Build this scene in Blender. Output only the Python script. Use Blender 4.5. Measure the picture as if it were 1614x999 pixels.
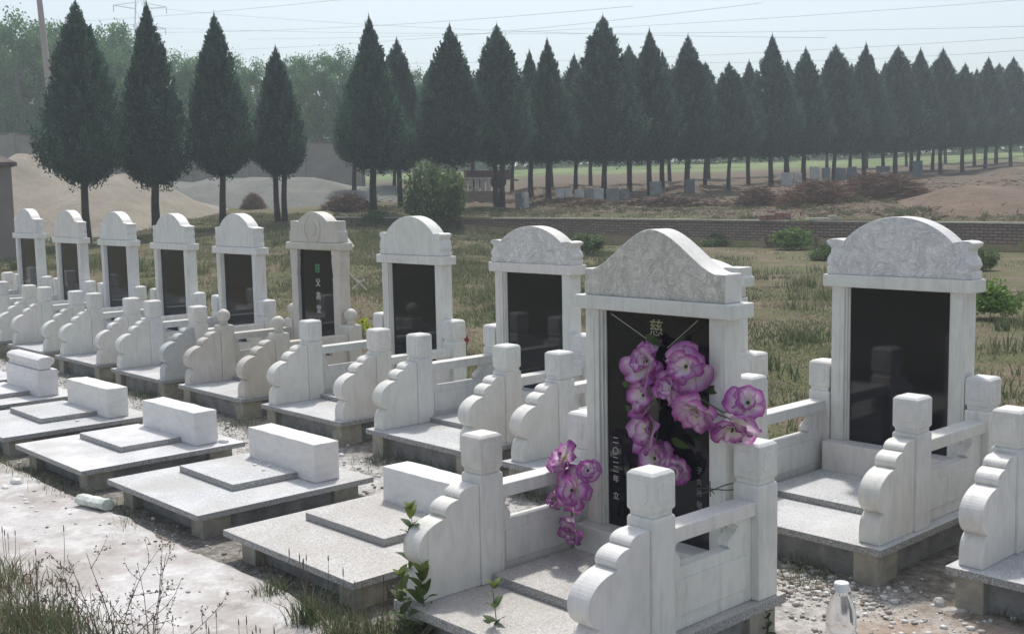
import bpy, math, random
import numpy as np
from mathutils import Vector, Matrix, noise
random.seed(7)
R = math.radians
sc = bpy.context.scene
for o in list(bpy.data.objects): bpy.data.objects.remove(o)

# ------------------------------------------------------------------ camera
CAM = np.array([3.5051, -4.3484, 1.5466]); FPX = 1802.75
YAW, PITCH, ROLL = R(-47.456), R(-6.203), R(-1.109)
fwd = np.array([math.sin(YAW)*math.cos(PITCH), math.cos(YAW)*math.cos(PITCH), math.sin(PITCH)])
rgt = np.array([math.cos(YAW), -math.sin(YAW), 0.0]); upv = np.cross(rgt, fwd)
rgt, upv = rgt*math.cos(ROLL)+upv*math.sin(ROLL), -rgt*math.sin(ROLL)+upv*math.cos(ROLL)
cd = bpy.data.cameras.new('camera'); cam = bpy.data.objects.new('camera', cd); sc.collection.objects.link(cam)
cd.sensor_width = 36; cd.lens = FPX/1614*36; cd.clip_end = 3000; cd.clip_start = .05
M = Matrix([[rgt[i], upv[i], -fwd[i], CAM[i]] for i in range(3)]+[[0, 0, 0, 1]])
cam.matrix_world = M
sc.camera = cam

# ------------------------------------------------------------------ light
SUN_EL, SUN_AZ = 60.0, -44.0            # azimuth from +Y, clockwise
w = bpy.data.worlds.new('World'); sc.world = w; w.use_nodes = True
nt = w.node_tree; nt.nodes.clear()
sk = nt.nodes.new('ShaderNodeTexSky'); sk.sky_type = 'NISHITA'; sk.sun_disc = False
sk.sun_elevation = R(SUN_EL); sk.sun_rotation = R(SUN_AZ)
sk.air_density = 1.0; sk.dust_density = 3.0; sk.ozone_density = 3.0
bg = nt.nodes.new('ShaderNodeBackground'); bg.inputs['Strength'].default_value = 0.125
ow = nt.nodes.new('ShaderNodeOutputWorld')
hs = nt.nodes.new('ShaderNodeHueSaturation'); hs.inputs['Saturation'].default_value = .62
nt.links.new(sk.outputs[0], hs.inputs['Color']); nt.links.new(hs.outputs[0], bg.inputs[0]); nt.links.new(bg.outputs[0], ow.inputs[0])
sd = bpy.data.lights.new('sun', 'SUN'); so = bpy.data.objects.new('sun', sd); sc.collection.objects.link(so)
sd.energy = 2.35; sd.angle = R(3.0); sd.color = (1, .96, .90)
sv = Vector((math.sin(R(SUN_AZ))*math.cos(R(SUN_EL)), math.cos(R(SUN_AZ))*math.cos(R(SUN_EL)), math.sin(R(SUN_EL))))
so.rotation_euler = sv.to_track_quat('Z', 'Y').to_euler(); so.location = (0, 0, 30)
sc.view_settings.view_transform = 'Standard'; sc.view_settings.look = 'None'
sc.view_settings.exposure = 0.46; sc.view_settings.gamma = 1
sc.render.engine = 'CYCLES'
sc.cycles.volume_max_steps = 128; sc.cycles.max_bounces = 6; sc.cycles.volume_bounces = 1

# ------------------------------------------------------------------ helpers
C = sc.collection
def ray(px, py):
    v = fwd*FPX + rgt*(px-807) - upv*(py-499.5)
    return v/math.hypot(v[0], v[1])
def onz(px, py, z):
    v = ray(px, py); return CAM+v*(z-CAM[2])/v[2]
def ony(px, py, y):
    v = ray(px, py); return CAM+v*(y-CAM[1])/v[1]
H0 = np.array([math.sin(YAW), math.cos(YAW)]); H1 = np.array([math.cos(YAW), -math.sin(YAW)])
def hz(px): return 303.5-(px-807)*.01935
def at(px, d, py=300):              # horizontal position on the sight line of (px, py) at forward distance d
    v = ray(px, py); k = d/(v[0]*H0[0]+v[1]*H0[1])
    return CAM[0]+v[0]*k, CAM[1]+v[1]*k
def zat(px, py, d):
    v = ray(px, py); return CAM[2]+v[2]*d/(v[0]*H0[0]+v[1]*H0[1])
def pd(x, y):
    v = np.array([x-CAM[0], y-CAM[1], -.3]); w_ = max(v@fwd, .01)
    return 807+FPX*(v@rgt)/w_, v[0]*H0[0]+v[1]*H0[1]

class MB:
    def __init__(s): s.v = []; s.f = []; s.m = []
    def add(s, vs, fs):
        b = len(s.v); s.v += [tuple(p) for p in vs]; s.f += [tuple(b+i for i in f) for f in fs]; return s
    def box(s, x0, x1, y0, y1, z0, z1):
        return s.add([(x0,y0,z0),(x1,y0,z0),(x1,y1,z0),(x0,y1,z0),(x0,y0,z1),(x1,y0,z1),(x1,y1,z1),(x0,y1,z1)],
                     [(0,3,2,1),(4,5,6,7),(0,1,5,4),(1,2,6,5),(2,3,7,6),(3,0,4,7)])
    def prism_x(s, pts, x0, x1):     # polygon in (y,z), ccw seen from +x
        n = len(pts)
        return s.add([(x0,)+tuple(p) for p in pts]+[(x1,)+tuple(p) for p in pts],
              [tuple(range(n))[::-1], tuple(range(n, 2*n))]+[(i, (i+1) % n, n+(i+1) % n, n+i) for i in range(n)])
    def prism_y(s, pts, y0, y1):     # polygon in (x,z), ccw seen from -y
        n = len(pts)
        return s.add([(p[0], y0, p[1]) for p in pts]+[(p[0], y1, p[1]) for p in pts],
              [tuple(range(n)), tuple(range(n, 2*n))[::-1]]+[((i+1) % n, i, n+i, n+(i+1) % n) for i in range(n)])
    def loft(s, rings, cap=True):
        b = len(s.v); n = len(rings[0])
        for r in rings: s.v += [tuple(p) for p in r]
        for k in range(len(rings)-1):
            for i in range(n):
                a = b+k*n+i; c = b+k*n+(i+1) % n
                s.f.append((a, c, c+n, a+n))
        if cap: s.f.append(tuple(b+i for i in range(n))[::-1]); s.f.append(tuple(b+(len(rings)-1)*n+i for i in range(n)))
        return s
    def tube(s, pts, rad, n=6):
        rings = []
        P = [Vector(p) for p in pts]
        for i, p in enumerate(P):
            t = (P[min(i+1, len(P)-1)]-P[max(i-1, 0)]).normalized()
            a = t.orthogonal().normalized() if i == 0 else (a-t*a.dot(t)).normalized()
            b = t.cross(a); r = rad[i] if hasattr(rad, '__len__') else rad
            rings.append([p+(a*math.cos(2*math.pi*k/n)+b*math.sin(2*math.pi*k/n))*r for k in range(n)])
        return s.loft(rings)
    def lathe(s, prof, cx, cy, n=20):
        return s.loft([[(cx+r*math.cos(2*math.pi*k/n), cy+r*math.sin(2*math.pi*k/n), z) for k in range(n)] for r, z in prof])
    def mesh(s, name, mat, smooth=False):
        me = bpy.data.meshes.new(name); me.from_pydata(s.v, [], s.f)
        if mat: me.materials.append(mat)
        if smooth: me.polygons.foreach_set('use_smooth', [True]*len(me.polygons))
        me.update(); return me
def link(name, me, parent=None, bevel=0, segs=2):
    o = bpy.data.objects.new(name, me); C.objects.link(o)
    if parent: o.parent = parent
    if bevel:
        m = o.modifiers.new('bevel', 'BEVEL'); m.width = bevel; m.segments = segs; m.limit_method = 'ANGLE'; m.angle_limit = R(35)
        m.harden_normals = False
    return o
def tag(o, label=None, cat=None, group=None, kind=None):
    if label: o['label'] = label
    if cat: o['category'] = cat
    if group: o['group'] = group
    if kind: o['kind'] = kind
    return o
def empty(name, loc, rz=0, label=None, cat=None, group=None):
    o = bpy.data.objects.new(name, None); C.objects.link(o); o.location = loc; o.rotation_euler = (0, 0, rz)
    o.empty_display_size = .1
    return tag(o, label, cat, group)
def npmesh(name, V, F, mat, attr=None, smooth=False):
    """V (n,3), F (m,k) ; attr = dict name-> per-vertex float array"""
    me = bpy.data.meshes.new(name); n, m, k = len(V), len(F), F.shape[1]
    me.vertices.add(n); me.vertices.foreach_set('co', V.astype(np.float32).ravel())
    me.loops.add(m*k); me.loops.foreach_set('vertex_index', F.astype(np.int32).ravel())
    me.polygons.add(m); me.polygons.foreach_set('loop_start', np.arange(0, m*k, k, dtype=np.int32))
    if smooth: me.polygons.foreach_set('use_smooth', np.ones(m, bool))
    for a, vals in (attr or {}).items():
        at_ = me.attributes.new(a, 'FLOAT', 'POINT'); at_.data.foreach_set('value', vals.astype(np.float32))
    me.update(calc_edges=True)
    if mat: me.materials.append(mat)
    return me

# ------------------------------------------------------------------ materials
class MT:
    def __init__(s, name, rough=.6, spec=.4):
        s.m = bpy.data.materials.new(name); s.m.use_nodes = True; s.nt = s.m.node_tree
        s.b = s.nt.nodes['Principled BSDF']; s.b.inputs['Roughness'].default_value = rough
        s.b.inputs['Specular IOR Level'].default_value = spec
    def n(s, t, **kw):
        q = s.nt.nodes.new(t)
        for k, v in kw.items():
            if k in q.inputs: q.inputs[k].default_value = v
            else: setattr(q, k, v)
        return q
    def l(s, a, b): s.nt.links.new(a, b)
    def coord(s, scale=(1, 1, 1), rnd=False, world=False):
        if world: src = s.n('ShaderNodeNewGeometry').outputs['Position']
        else: src = s.n('ShaderNodeTexCoord').outputs['Object']
        mp = s.n('ShaderNodeMapping'); mp.inputs['Scale'].default_value = scale; s.l(src, mp.inputs[0])
        if rnd:
            oi = s.n('ShaderNodeObjectInfo'); ml = s.n('ShaderNodeMath', operation='MULTIPLY'); ml.inputs[1].default_value = 37.0
            s.l(oi.outputs['Random'], ml.inputs[0]); s.l(ml.outputs[0], mp.inputs['Location'])
        return mp.outputs[0]
    def noise(s, vec, scale, detail=4, rough=.55, dist=0):
        q = s.n('ShaderNodeTexNoise'); q.inputs['Scale'].default_value = scale; q.inputs['Detail'].default_value = detail
        q.inputs['Roughness'].default_value = rough; q.inputs['Distortion'].default_value = dist
        s.l(vec, q.inputs['Vector']); return q.outputs['Fac']
    def ramp(s, fac, stops):
        q = s.n('ShaderNodeValToRGB'); e = q.color_ramp.elements
        while len(e) < len(stops): e.new(.5)
        for el, (p, c) in zip(e, stops):
            el.position = p; el.color = (c[0], c[1], c[2], 1) if hasattr(c, '__len__') else (c, c, c, 1)
        s.l(fac, q.inputs[0]); return q.outputs[0]
    def mix(s, fac, a, b, mode='MIX'):
        q = s.n('ShaderNodeMix', data_type='RGBA', blend_type=mode)
        for inp, val in ((q.inputs[0], fac), (q.inputs[6], a), (q.inputs[7], b)):
            if hasattr(val, 'is_linked'): s.l(val, inp)
            else: inp.default_value = val if not isinstance(val, tuple) else (*val[:3], 1)
        return q.outputs[2]
    def math(s, op, a, b=None):
        q = s.n('ShaderNodeMath', operation=op)
        for i, val in enumerate((a, b)):
            if val is None: continue
            if hasattr(val, 'is_linked'): s.l(val, q.inputs[i])
            else: q.inputs[i].default_value = val
        return q.outputs[0]
    def bump(s, h, strength=.3, dist=.01):
        q = s.n('ShaderNodeBump'); q.inputs['Strength'].default_value = strength; q.inputs['Distance'].default_value = dist
        s.l(h, q.inputs['Height']); s.l(q.outputs[0], s.b.inputs['Normal'])
    def col(s, c):
        if hasattr(c, 'is_linked'): s.l(c, s.b.inputs['Base Color'])
        else: s.b.inputs['Base Color'].default_value = (*c, 1)
        return s.m

def marble(name, base=(.75, .735, .70), grain=(5, 5, 1.6), dirt=.42, carved=False, warm=False, streak=.35):
    t = MT(name, .5, .35)
    c = t.coord(grain, rnd=True); c1 = t.coord((1, 1, 1), rnd=True)
    vein = t.noise(c, 5, 6, .6, .6)
    dk = tuple(b*.89 for b in base); 
    col = t.ramp(vein, [(.30, dk), (.52, base), (.8, tuple(min(1, b*1.07) for b in base))])
    blot = t.noise(c1, 3.0, 5, .6)
    stain = (.50, .50, .44) if not warm else (.46, .41, .32)
    col = t.mix(t.math('MULTIPLY', t.ramp(blot, [(.5, 0), (.72, 1)]), dirt), col, stain)
    stk = t.noise(t.coord((13, 13, .9), rnd=True), 1.6, 5, .7)
    col = t.mix(t.math('MULTIPLY', t.ramp(stk, [(.56, 0), (.70, 1)]), streak if not carved else 0), col, (.42, .41, .36))
    oi = t.n('ShaderNodeObjectInfo')
    tint = t.ramp(oi.outputs['Random'], [(0, (1, .97, .96)), (.35, (.97, 1, .97)), (.7, (.97, .97, 1)), (1, (1, 1, .97))])
    col = t.mix(1.0, col, tint, 'MULTIPLY')
    fine = t.noise(c1, 120, 3, .7)
    if carved:
        sw = t.noise(c1, 6, 2, .4, 1.2)
        ring = t.math('SINE', t.math('MULTIPLY', sw, 58.0))
        sw2 = t.noise(c1, 22, 2, .5, 2.0)
        ring2 = t.math('SINE', t.math('MULTIPLY', sw2, 30.0))
        h = t.math('ADD', t.math('ADD', t.math('MULTIPLY', ring, .30), t.math('MULTIPLY', ring2, .20)), .5)
        g_ = t.ramp(h, [(.0, .50), (.13, 1)])
        col = t.mix(.40, col, g_, 'MULTIPLY')
        t.bump(h, .85, .014)
    else:
        t.bump(t.math('ADD', t.math('MULTIPLY', fine, .5), t.noise(c, 12, 4, .6)), .25, .004)
    return t.col(col)
MARBLE = marble('white_marble')
MARBLE_OLD = marble('weathered_marble', (.62, .58, .52), dirt=.6, warm=True)
CARVED = marble('carved_marble', (.90, .89, .87), carved=True, dirt=.15)
CARVED_OLD = marble('carved_weathered_marble', (.82, .79, .74), carved=True, dirt=.20, warm=True)
BLOCKM = marble('rough_white_block', (.77, .755, .73), grain=(2, 2, 5), dirt=.15, streak=0)
SPECKM = marble('speckled_marble', (.52, .53, .53), grain=(3, 3, 3), dirt=.5)

def granite(name, base, amp=.25, dust=.4):
    t = MT(name, .55, .4); c = t.coord((1, 1, 1), rnd=True)
    g = t.noise(c, 130, 3, .9)
    col = t.ramp(g, [(.32, tuple(b*(1-amp*1.6) for b in base)), (.5, base), (.68, tuple(min(1, b*(1+amp)) for b in base))])
    d = t.noise(c, 2.6, 5, .6, .4)
    col = t.mix(t.math('MULTIPLY', t.ramp(d, [(.42, 0), (.66, 1)]), dust), col, (.78, .77, .76))
    d2 = t.noise(c, 1.7, 5, .65)
    col = t.mix(t.math('MULTIPLY', t.ramp(d2, [(.48, 0), (.66, 1)]), .5), col, (.40, .37, .32))
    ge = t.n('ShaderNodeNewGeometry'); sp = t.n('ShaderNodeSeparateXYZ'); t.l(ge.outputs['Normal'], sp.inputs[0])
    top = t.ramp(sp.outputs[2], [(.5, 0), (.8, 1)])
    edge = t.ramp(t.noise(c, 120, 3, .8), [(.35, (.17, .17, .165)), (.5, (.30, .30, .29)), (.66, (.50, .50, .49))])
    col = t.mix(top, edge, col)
    t.bump(g, .25, .003); return t.col(col)
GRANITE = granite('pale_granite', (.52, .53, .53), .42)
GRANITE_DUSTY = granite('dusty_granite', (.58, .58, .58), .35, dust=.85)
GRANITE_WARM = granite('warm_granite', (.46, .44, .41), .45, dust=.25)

def plain(name, col, rough=.7, var=.2, scale=8, bump=.2, bd=.004, spec=.3):
    t = MT(name, rough, spec); c = t.coord(rnd=True)
    n = t.noise(c, scale, 5, .6)
    t.bump(t.noise(c, scale*5, 4, .6), bump, bd)
    return t.col(t.ramp(n, [(.3, tuple(x*(1-var) for x in col)), (.7, tuple(min(1, x*(1+var)) for x in col))]))
SUPPORT = plain('concrete_block', (.36, .34, .28), .9, .25, 12, .5, .006)
MORTAR = plain('grey_mortar', (.27, .27, .265), .95, .3, 9, .6, .01)
TAB = MT('black_polished_granite', .06, .5).col((.012, .013, .017))
GOLD = plain('faded_gold_paint', (.40, .38, .25), .5, .1)
WHITEP = plain('white_paint', (.62, .64, .62), .5, .1)
DIMP = plain('worn_white_paint', (.25, .26, .27), .5, .2)
GREENP = plain('green_paint', (.10, .32, .16), .5, .1)
BARK = plain('juniper_bark', (.055, .045, .038), .95, .4, 6, .8, .02)
PBARK = plain('poplar_bark', (.20, .20, .17), .95, .3, 3, .6, .02)
PLASTIC = MT('clear_plastic', .12, .5); PLASTIC.b.inputs['Transmission Weight'].default_value = .92
PLASTIC.b.inputs['IOR'].default_value = 1.12; PLASTIC = PLASTIC.col((.86, .90, .93))
CAPW = plain('white_plastic', (.80, .80, .80), .35, .03)
WIRE = plain('dark_wire', (.07, .07, .06), .6, .1)
STRING = plain('pale_string', (.45, .43, .38), .8, .1)
POLE = plain('pale_concrete_pole', (.42, .37, .34), .9, .12)
STICK = plain('whitewashed_wood', (.62, .60, .56), .8, .15)

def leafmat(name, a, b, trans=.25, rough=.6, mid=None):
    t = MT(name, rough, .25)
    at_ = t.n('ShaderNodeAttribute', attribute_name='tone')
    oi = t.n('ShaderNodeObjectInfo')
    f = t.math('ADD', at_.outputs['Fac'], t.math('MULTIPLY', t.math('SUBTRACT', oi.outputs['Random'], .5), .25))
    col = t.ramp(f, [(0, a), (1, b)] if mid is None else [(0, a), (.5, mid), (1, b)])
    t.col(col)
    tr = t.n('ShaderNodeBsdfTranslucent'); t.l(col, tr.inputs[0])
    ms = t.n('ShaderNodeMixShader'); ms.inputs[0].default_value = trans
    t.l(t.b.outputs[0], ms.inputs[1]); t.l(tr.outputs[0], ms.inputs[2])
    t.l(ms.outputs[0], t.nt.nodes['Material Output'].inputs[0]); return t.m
JUNIPER = leafmat('juniper_leaf', (.012, .058, .046), (.095, .20, .125), .38)
POPLAR = leafmat('poplar_leaf', (.05, .15, .05), (.17, .30, .11), .5)
BUSHM = leafmat('bush_leaf', (.07, .12, .04), (.17, .24, .09), .3)
WEEDM = leafmat('bright_weed_leaf', (.08, .15, .03), (.20, .30, .08), .35)
DARKWEED = leafmat('dark_leaf', (.035, .07, .025), (.14, .20, .06), .3)
GRASSM = leafmat('dry_grass', (.065, .115, .045), (.32, .28, .19), .4, mid=(.165, .18, .10))
STRAW = leafmat('dry_brush', (.07, .05, .035), (.30, .19, .13), .1)
REDBRUSH = leafmat('reddish_brush', (.10, .065, .045), (.34, .22, .15), .1)
STEMM = leafmat('dry_stem', (.10, .06, .05), (.28, .22, .13), .1)

# petals: dyed cloth, pale heart and magenta rim
t = MT('dyed_petal', .6, .25); a_ = t.n('ShaderNodeAttribute', attribute_name='rim')
nn = t.noise(t.coord(rnd=True), 30, 3, .6)
f_ = t.math('ADD', a_.outputs['Fac'], t.math('MULTIPLY', t.math('SUBTRACT', nn, .5), .35))
pc = t.ramp(f_, [(0, (.72, .74, .46)), (.25, (.84, .79, .76)), (.46, (.80, .64, .76)), (.66, (.60, .29, .54)), (.85, (.42, .11, .38)), (1, (.34, .05, .29))])
t.col(pc); tr = t.n('ShaderNodeBsdfTranslucent'); t.l(pc, tr.inputs[0]); ms = t.n('ShaderNodeMixShader'); ms.inputs[0].default_value = .35
t.l(t.b.outputs[0], ms.inputs[1]); t.l(tr.outputs[0], ms.inputs[2]); t.l(ms.outputs[0], t.nt.nodes['Material Output'].inputs[0]); PETAL = t.m
YPETAL = plain('yellow_green_petal', (.55, .62, .10), .6, .2)
RPETAL = plain('red_petal', (.45, .10, .10), .6, .2)

# ------------------------------------------------------------------ terrain
def interp(x, xs, ys): return float(np.interp(x, xs, ys))
def dtree(px): 
    l = (px-807)/FPX
    return 35.0/max(.14, (.737-.675*l))
WPX = [520, 600, 900, 1200, 1614, 1760]; WD = [42.2, 41.3, 39.5, 35, 30, 28.6]; WYT = [341.5, 342, 343.5, 346.5, 350.5, 352]
def dwall(px): return interp(px, WPX, WD)
def zwtop(px): return zat(min(max(px, 520), 1760), interp(px, WPX, WYT), dwall(px))
def wallh(px): return interp(px, [520, 620, 800, 950, 1614], [.24, .34, .62, .92, .95])
TPX = [-400, 0, 145, 253, 355, 443, 590, 790, 866, 952, 1149, 1265, 1506, 1587, 1900]
TZ = [.1, .15, .25, .5, .65, .68, .88, .90, 1.25, 1.25, 1.40, 1.75, 2.2, 2.7, 3.0]
FPXS = [-400, 0, 600, 900, 1300, 1614, 1900]; FZ = [3.0, 3.4, 4.6, 5.0, 5.3, 6.0, 6.0]
def znear(x, y): return interp(y, [-2.2, -1.2, -.3, .3, 3], [-.245, -.24, -.19, -.165, -.165])
def tz(x, y, raw=False):
    px, d = pd(x, y)
    zn = znear(x, y)
    if d < 5: return zn
    px = min(max(px, -400), 1900)
    l = (px-807)/FPX
    dn = (2.4-CAM[1])/max(.05, (H0[1]+l*H1[1]))          # where this column leaves the tomb rows
    dn = min(dn, 24 if px > -150 else 30)
    if y < 2.4 and d < 24: return zn
    dw, da, zw, za = dwall(px), dtree(px), zwtop(px), interp(px, TPX, TZ)
    wall = px > 520
    zf = zw-wallh(px) if wall else None
    if wall:
        pts_d = [dn, dw-.02, dw+.03, max(da, dw+2), 150, 400]; pts_z = [-.165, zf, zw-.03, za, interp(px, FPXS, FZ), interp(px, FPXS, FZ)+3]
    else:
        k = min(1, max(0, (520-px)/80))
        zz = zw-wallh(px)*(1-k)
        pts_d = [dn, max(dw*(1-k)+(da-4)*k, dn+1), max(da, dn+2), 150, 400]; pts_z = [-.165, zz*(1-k)+(za*.55)*k, za, interp(px, FPXS, FZ), interp(px, FPXS, FZ)+3]
    z = interp(d, pts_d, pts_z)
    if d > 14:
        a = min(1, (d-14)/10)
        if wall and d > dw+.5: z += min(1, (d-dw)/4)*max(0, 1-abs(d-58)/26)*(noise.noise(Vector((x*.45, y*.45, 8)))*.30+noise.noise(Vector((x*1.3, y*1.3, 5)))*.12)
        z += a*(noise.noise(Vector((x*.25, y*.25, 0)))*.10+noise.noise(Vector((x*.9, y*.9, 3)))*.03)
    return z

rows = list(np.concatenate([np.linspace(0.3, 26, 90), np.linspace(26.3, 56, 130), np.linspace(57, 150, 60), [180, 220, 300, 400, 700, 1500]]))
cols = np.linspace(-700, 2100, 300)
V = []; 
ia = [i for i, r_ in enumerate(rows) if 26.2 < r_ < 56.1]
def rowd(i, px):
    if i in iaset:
        dw = dwall(px); j = i-ia[0]
        return 26.3+(dw-.02-26.3)*j/64 if j <= 64 else dw+.03+(56-dw-.03)*(j-65)/64
    return rows[i]
iaset = set(ia)
for i in range(len(rows)):
    for px in cols:
        d = rowd(i, px)
        x, y = at(px, d); V.append((x, y, tz(x, y)))
nC = len(cols); F = []
for i in range(len(rows)-1):
    for j in range(nC-1):
        a = i*nC+j; F.append((a, a+1, a+nC+1, a+nC))
# snap a ring pair to the wall line so that the terrace makes a sharp step
t = MT('earth', .95, .15); P_ = t.coord(world=True)
n1 = t.noise(P_, .55, 6, .62); n2 = t.noise(P_, 3.5, 6, .7); n3 = t.noise(P_, 22, 5, .7); n4 = t.noise(P_, 90, 3, .7)
soil = t.ramp(n2, [(.36, (.11, .085, .06)), (.5, (.19, .15, .105)), (.7, (.27, .22, .165))])
green = t.ramp(n3, [(.3, (.06, .075, .03)), (.7, (.17, .17, .08))])
colr = t.mix(t.ramp(t.math('ADD', t.math('MULTIPLY', n1, .55), t.math('MULTIPLY', n2, .45)), [(.44, 0), (.54, 1)]), soil, green)
sep = t.n('ShaderNodeSeparateXYZ'); t.l(P_, sep.inputs[0])
def band(y0, y1, soft=.25):
    wv = t.math('ADD', sep.outputs[1], t.math('MULTIPLY', t.math('SUBTRACT', n2, .5), .5))
    a = t.n('ShaderNodeMapRange'); a.inputs[1].default_value = y0-soft; a.inputs[2].default_value = y0+soft; t.l(wv, a.inputs[0])
    b = t.n('ShaderNodeMapRange'); b.inputs[1].default_value = y1+soft; b.inputs[2].default_value = y1-soft; t.l(wv, b.inputs[0])
    return t.math('MULTIPLY', a.outputs[0], b.outputs[0])
rub = t.ramp(n3, [(.30, (.30, .28, .25)), (.45, (.52, .50, .47)), (.62, (.68, .67, .65))])
site = t.ramp(n3, [(.3, (.12, .11, .09)), (.5, (.24, .22, .19)), (.7, (.42, .40, .37))])
colr = t.mix(band(-2.4, 1.6, .2), colr, site)
colr = t.mix(t.math('MULTIPLY', band(-1.0, -.05, .15), t.ramp(n2, [(.36, .25), (.52, 1)])), colr, rub)
xm = t.n('ShaderNodeMapRange'); xm.inputs[1].default_value = .6; xm.inputs[2].default_value = 1.3; t.l(sep.outputs[0], xm.inputs[0])
colr = t.mix(t.math('MULTIPLY', t.math('MULTIPLY', band(-.75, .05, .15), xm.outputs[0]), t.ramp(n2, [(.45, 0), (.62, .75)])), colr, (.36, .25, .17))
tb = t.n('ShaderNodeMapRange'); tb.inputs[1].default_value = 25.6; tb.inputs[2].default_value = 27.0; t.l(sep.outputs[1], tb.inputs[0])
colr = t.mix(t.math('MULTIPLY', tb.outputs[0], t.ramp(n2, [(.38, .3), (.55, .9)])), colr, t.ramp(n3, [(.3, (.09, .065, .05)), (.7, (.21, .16, .125))]))
# far meadow: a paler strip of crop beyond the trees
dist = t.n('ShaderNodeVectorMath', operation='DOT_PRODUCT'); t.l(P_, dist.inputs[0]); dist.inputs[1].default_value = (H0[0], H0[1], 0)
fm = t.n('ShaderNodeMapRange'); fm.inputs[1].default_value = 84; fm.inputs[2].default_value = 95; t.l(dist.outputs['Value'], fm.inputs[0])
fieldc = t.ramp(t.noise(P_, .08, 5, .6), [(.35, (.10, .16, .05)), (.5, (.20, .24, .10)), (.65, (.09, .15, .05))])
colr = t.mix(fm.outputs[0], colr, fieldc)
t.bump(t.math('ADD', n3, t.math('MULTIPLY', n4, .5)), .7, .03)
EARTH = t.col(colr)
V = np.array(V); F = np.array(F)
me = npmesh('ground', V, F, EARTH, smooth=True)
g = link('ground', me); tag(g, kind='structure')
# flat sheet behind and beside the camera
mb = MB(); q = 60
def ringpt(a, r): return (CAM[0]+math.sin(a)*r, CAM[1]+math.cos(a)*r, -.26)
n_ = 48; rr = [0, 2, 8, 30, 150, 1500]
for i, r_ in enumerate(rr): mb.v += [ringpt(2*math.pi*k/n_, r_) for k in range(n_)]
for i in range(len(rr)-1):
    for k in range(n_):
        a = i*n_+k; b = i*n_+(k+1) % n_; mb.f.append((b, a, a+n_, b+n_))
g2 = link('terrain', mb.mesh('terrain', EARTH)); tag(g2, kind='structure')

# concrete path
t = MT('path_concrete', .9, .2); P_ = t.coord(world=True)
n1 = t.noise(P_, .9, 6, .65); n2 = t.noise(P_, 6, 6, .7); n3 = t.noise(P_, 60, 4, .7)
c = t.ramp(n1, [(.36, (.32, .285, .26)), (.48, (.42, .385, .355)), (.60, (.62, .61, .60))])
c = t.mix(.42, c, t.ramp(n2, [(.33, (.20, .18, .16)), (.46, (.42, .39, .365)), (.56, (.50, .48, .46)), (.66, (.80, .79, .78))]))
c = t.mix(t.math('MULTIPLY', t.ramp(t.noise(P_, 2.3, 8, .8), [(.53, 0), (.60, 1)]), .30), c, (.78, .775, .765))
c = t.mix(t.ramp(n3, [(.28, .6), (.4, 0)]), c, (.22, .19, .16))
c = t.mix(t.math('MULTIPLY', t.ramp(t.noise(P_, 1.6, 6, .75, 1.5), [(.495, 0), (.5, 1), (.505, 0)]), .35), c, (.26, .23, .20))
t.bump(t.math('ADD', n2, t.math('MULTIPLY', n3, .4)), .45, .01); PATHM = t.col(c)
random.seed(3)
far = []; near = []
xs = np.arange(-26, 4.01, .06)
for x in xs:
    far.append((x, -1.74+.05*noise.noise(Vector((x*1.3, 0, 0)))+.03*noise.noise(Vector((x*6, 0, 0)))-.02*max(0, x+1)))
    near.append((x, -3.05+.12*noise.noise(Vector((x*1.1, 5, 0)))+.05*noise.noise(Vector((x*5, 9, 0)))))
mb = MB()
k_ = len(xs)
for row in ([(x, y, -.27) for x, y in near], [(x, y, -.236) for x, y in near]):
    mb.v += row
for f in np.linspace(0.05, .95, 12):
    mb.v += [(x, yn*(1-f)+yf*f, -.222-.004*noise.noise(Vector((x*2, f*4, 1)))) for (x, yf), (_, yn) in zip(far, near)]
mb.v += [(x, y, -.226) for x, y in far]; mb.v += [(x, y, -.27) for x, y in far]
for r_ in range(15):
    for i in range(k_-1):
        a = r_*k_+i; mb.f.append((a, a+1, a+k_+1, a+k_))
p = link('path', mb.mesh('path', PATHM)); tag(p, kind='structure')

# ------------------------------------------------------------------ tombs
D0 = dict(W=1.0535, D=1.20, a=.0212, p=.1265, fy=.342, by=1.038, hp=.6055, w0=.047, sy=1.0248, cw=.832, cd=.14, zc=1.015, tc=.065,
          hb=.185, yb=.965, iy=.43, ti=.033, pw=.745, pan=.553, st=.034, gz=-.17, rail=.395, lowp=.235, ped='ears', ph=.30, old=False, ball=False, speck=False)
def wing_profile(y0, y1, h):
    L = y1-y0
    arcs = []
    def P(s, t): arcs.append((y0+s*L, t*h))
    def bez(p0, p1, p2, p3, n=8, skip=True):
        for i in range(1 if skip else 0, n+1):
            u = i/n
            P(*[((1-u)**3*a+3*(1-u)**2*u*b+3*(1-u)*u*u*c_+u**3*d_) for a, b, c_, d_ in zip(p0, p1, p2, p3)])
    P(0, 0.0)
    bez((0, 0), (-.01, .12), (-.01, .27), (.15, .315), 9)
    bez((.15, .315), (-.16, .40), (-.10, .72), (.45, .755), 20)
    bez((.45, .755), (.36, .80), (.44, .905), (.68, .905), 10)
    bez((.68, .905), (.62, .93), (.70, 1.0), (.86, 1.0), 10)
    P(1.0, 1.0); P(1.0, 0.0)
    return arcs           # from bottom front, up and back, down: order is (y,z)
def arch(x0, x1, z0, z1, n=20):    # circular arc from (x1,z0) over apex to (x0,z0)
    c2 = (x1-x0)/2; hgt = z1-z0; r = (c2*c2+hgt*hgt)/(2*hgt); zc = z1-r; a0 = math.asin(min(1, c2/r))
    if hgt > c2: a0 = math.pi-a0
    m = (x0+x1)/2
    return [(m+r*math.sin(a0-2*a0*i/n), zc+r*math.cos(a0-2*a0*i/n)) for i in range(n+1)]
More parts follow.
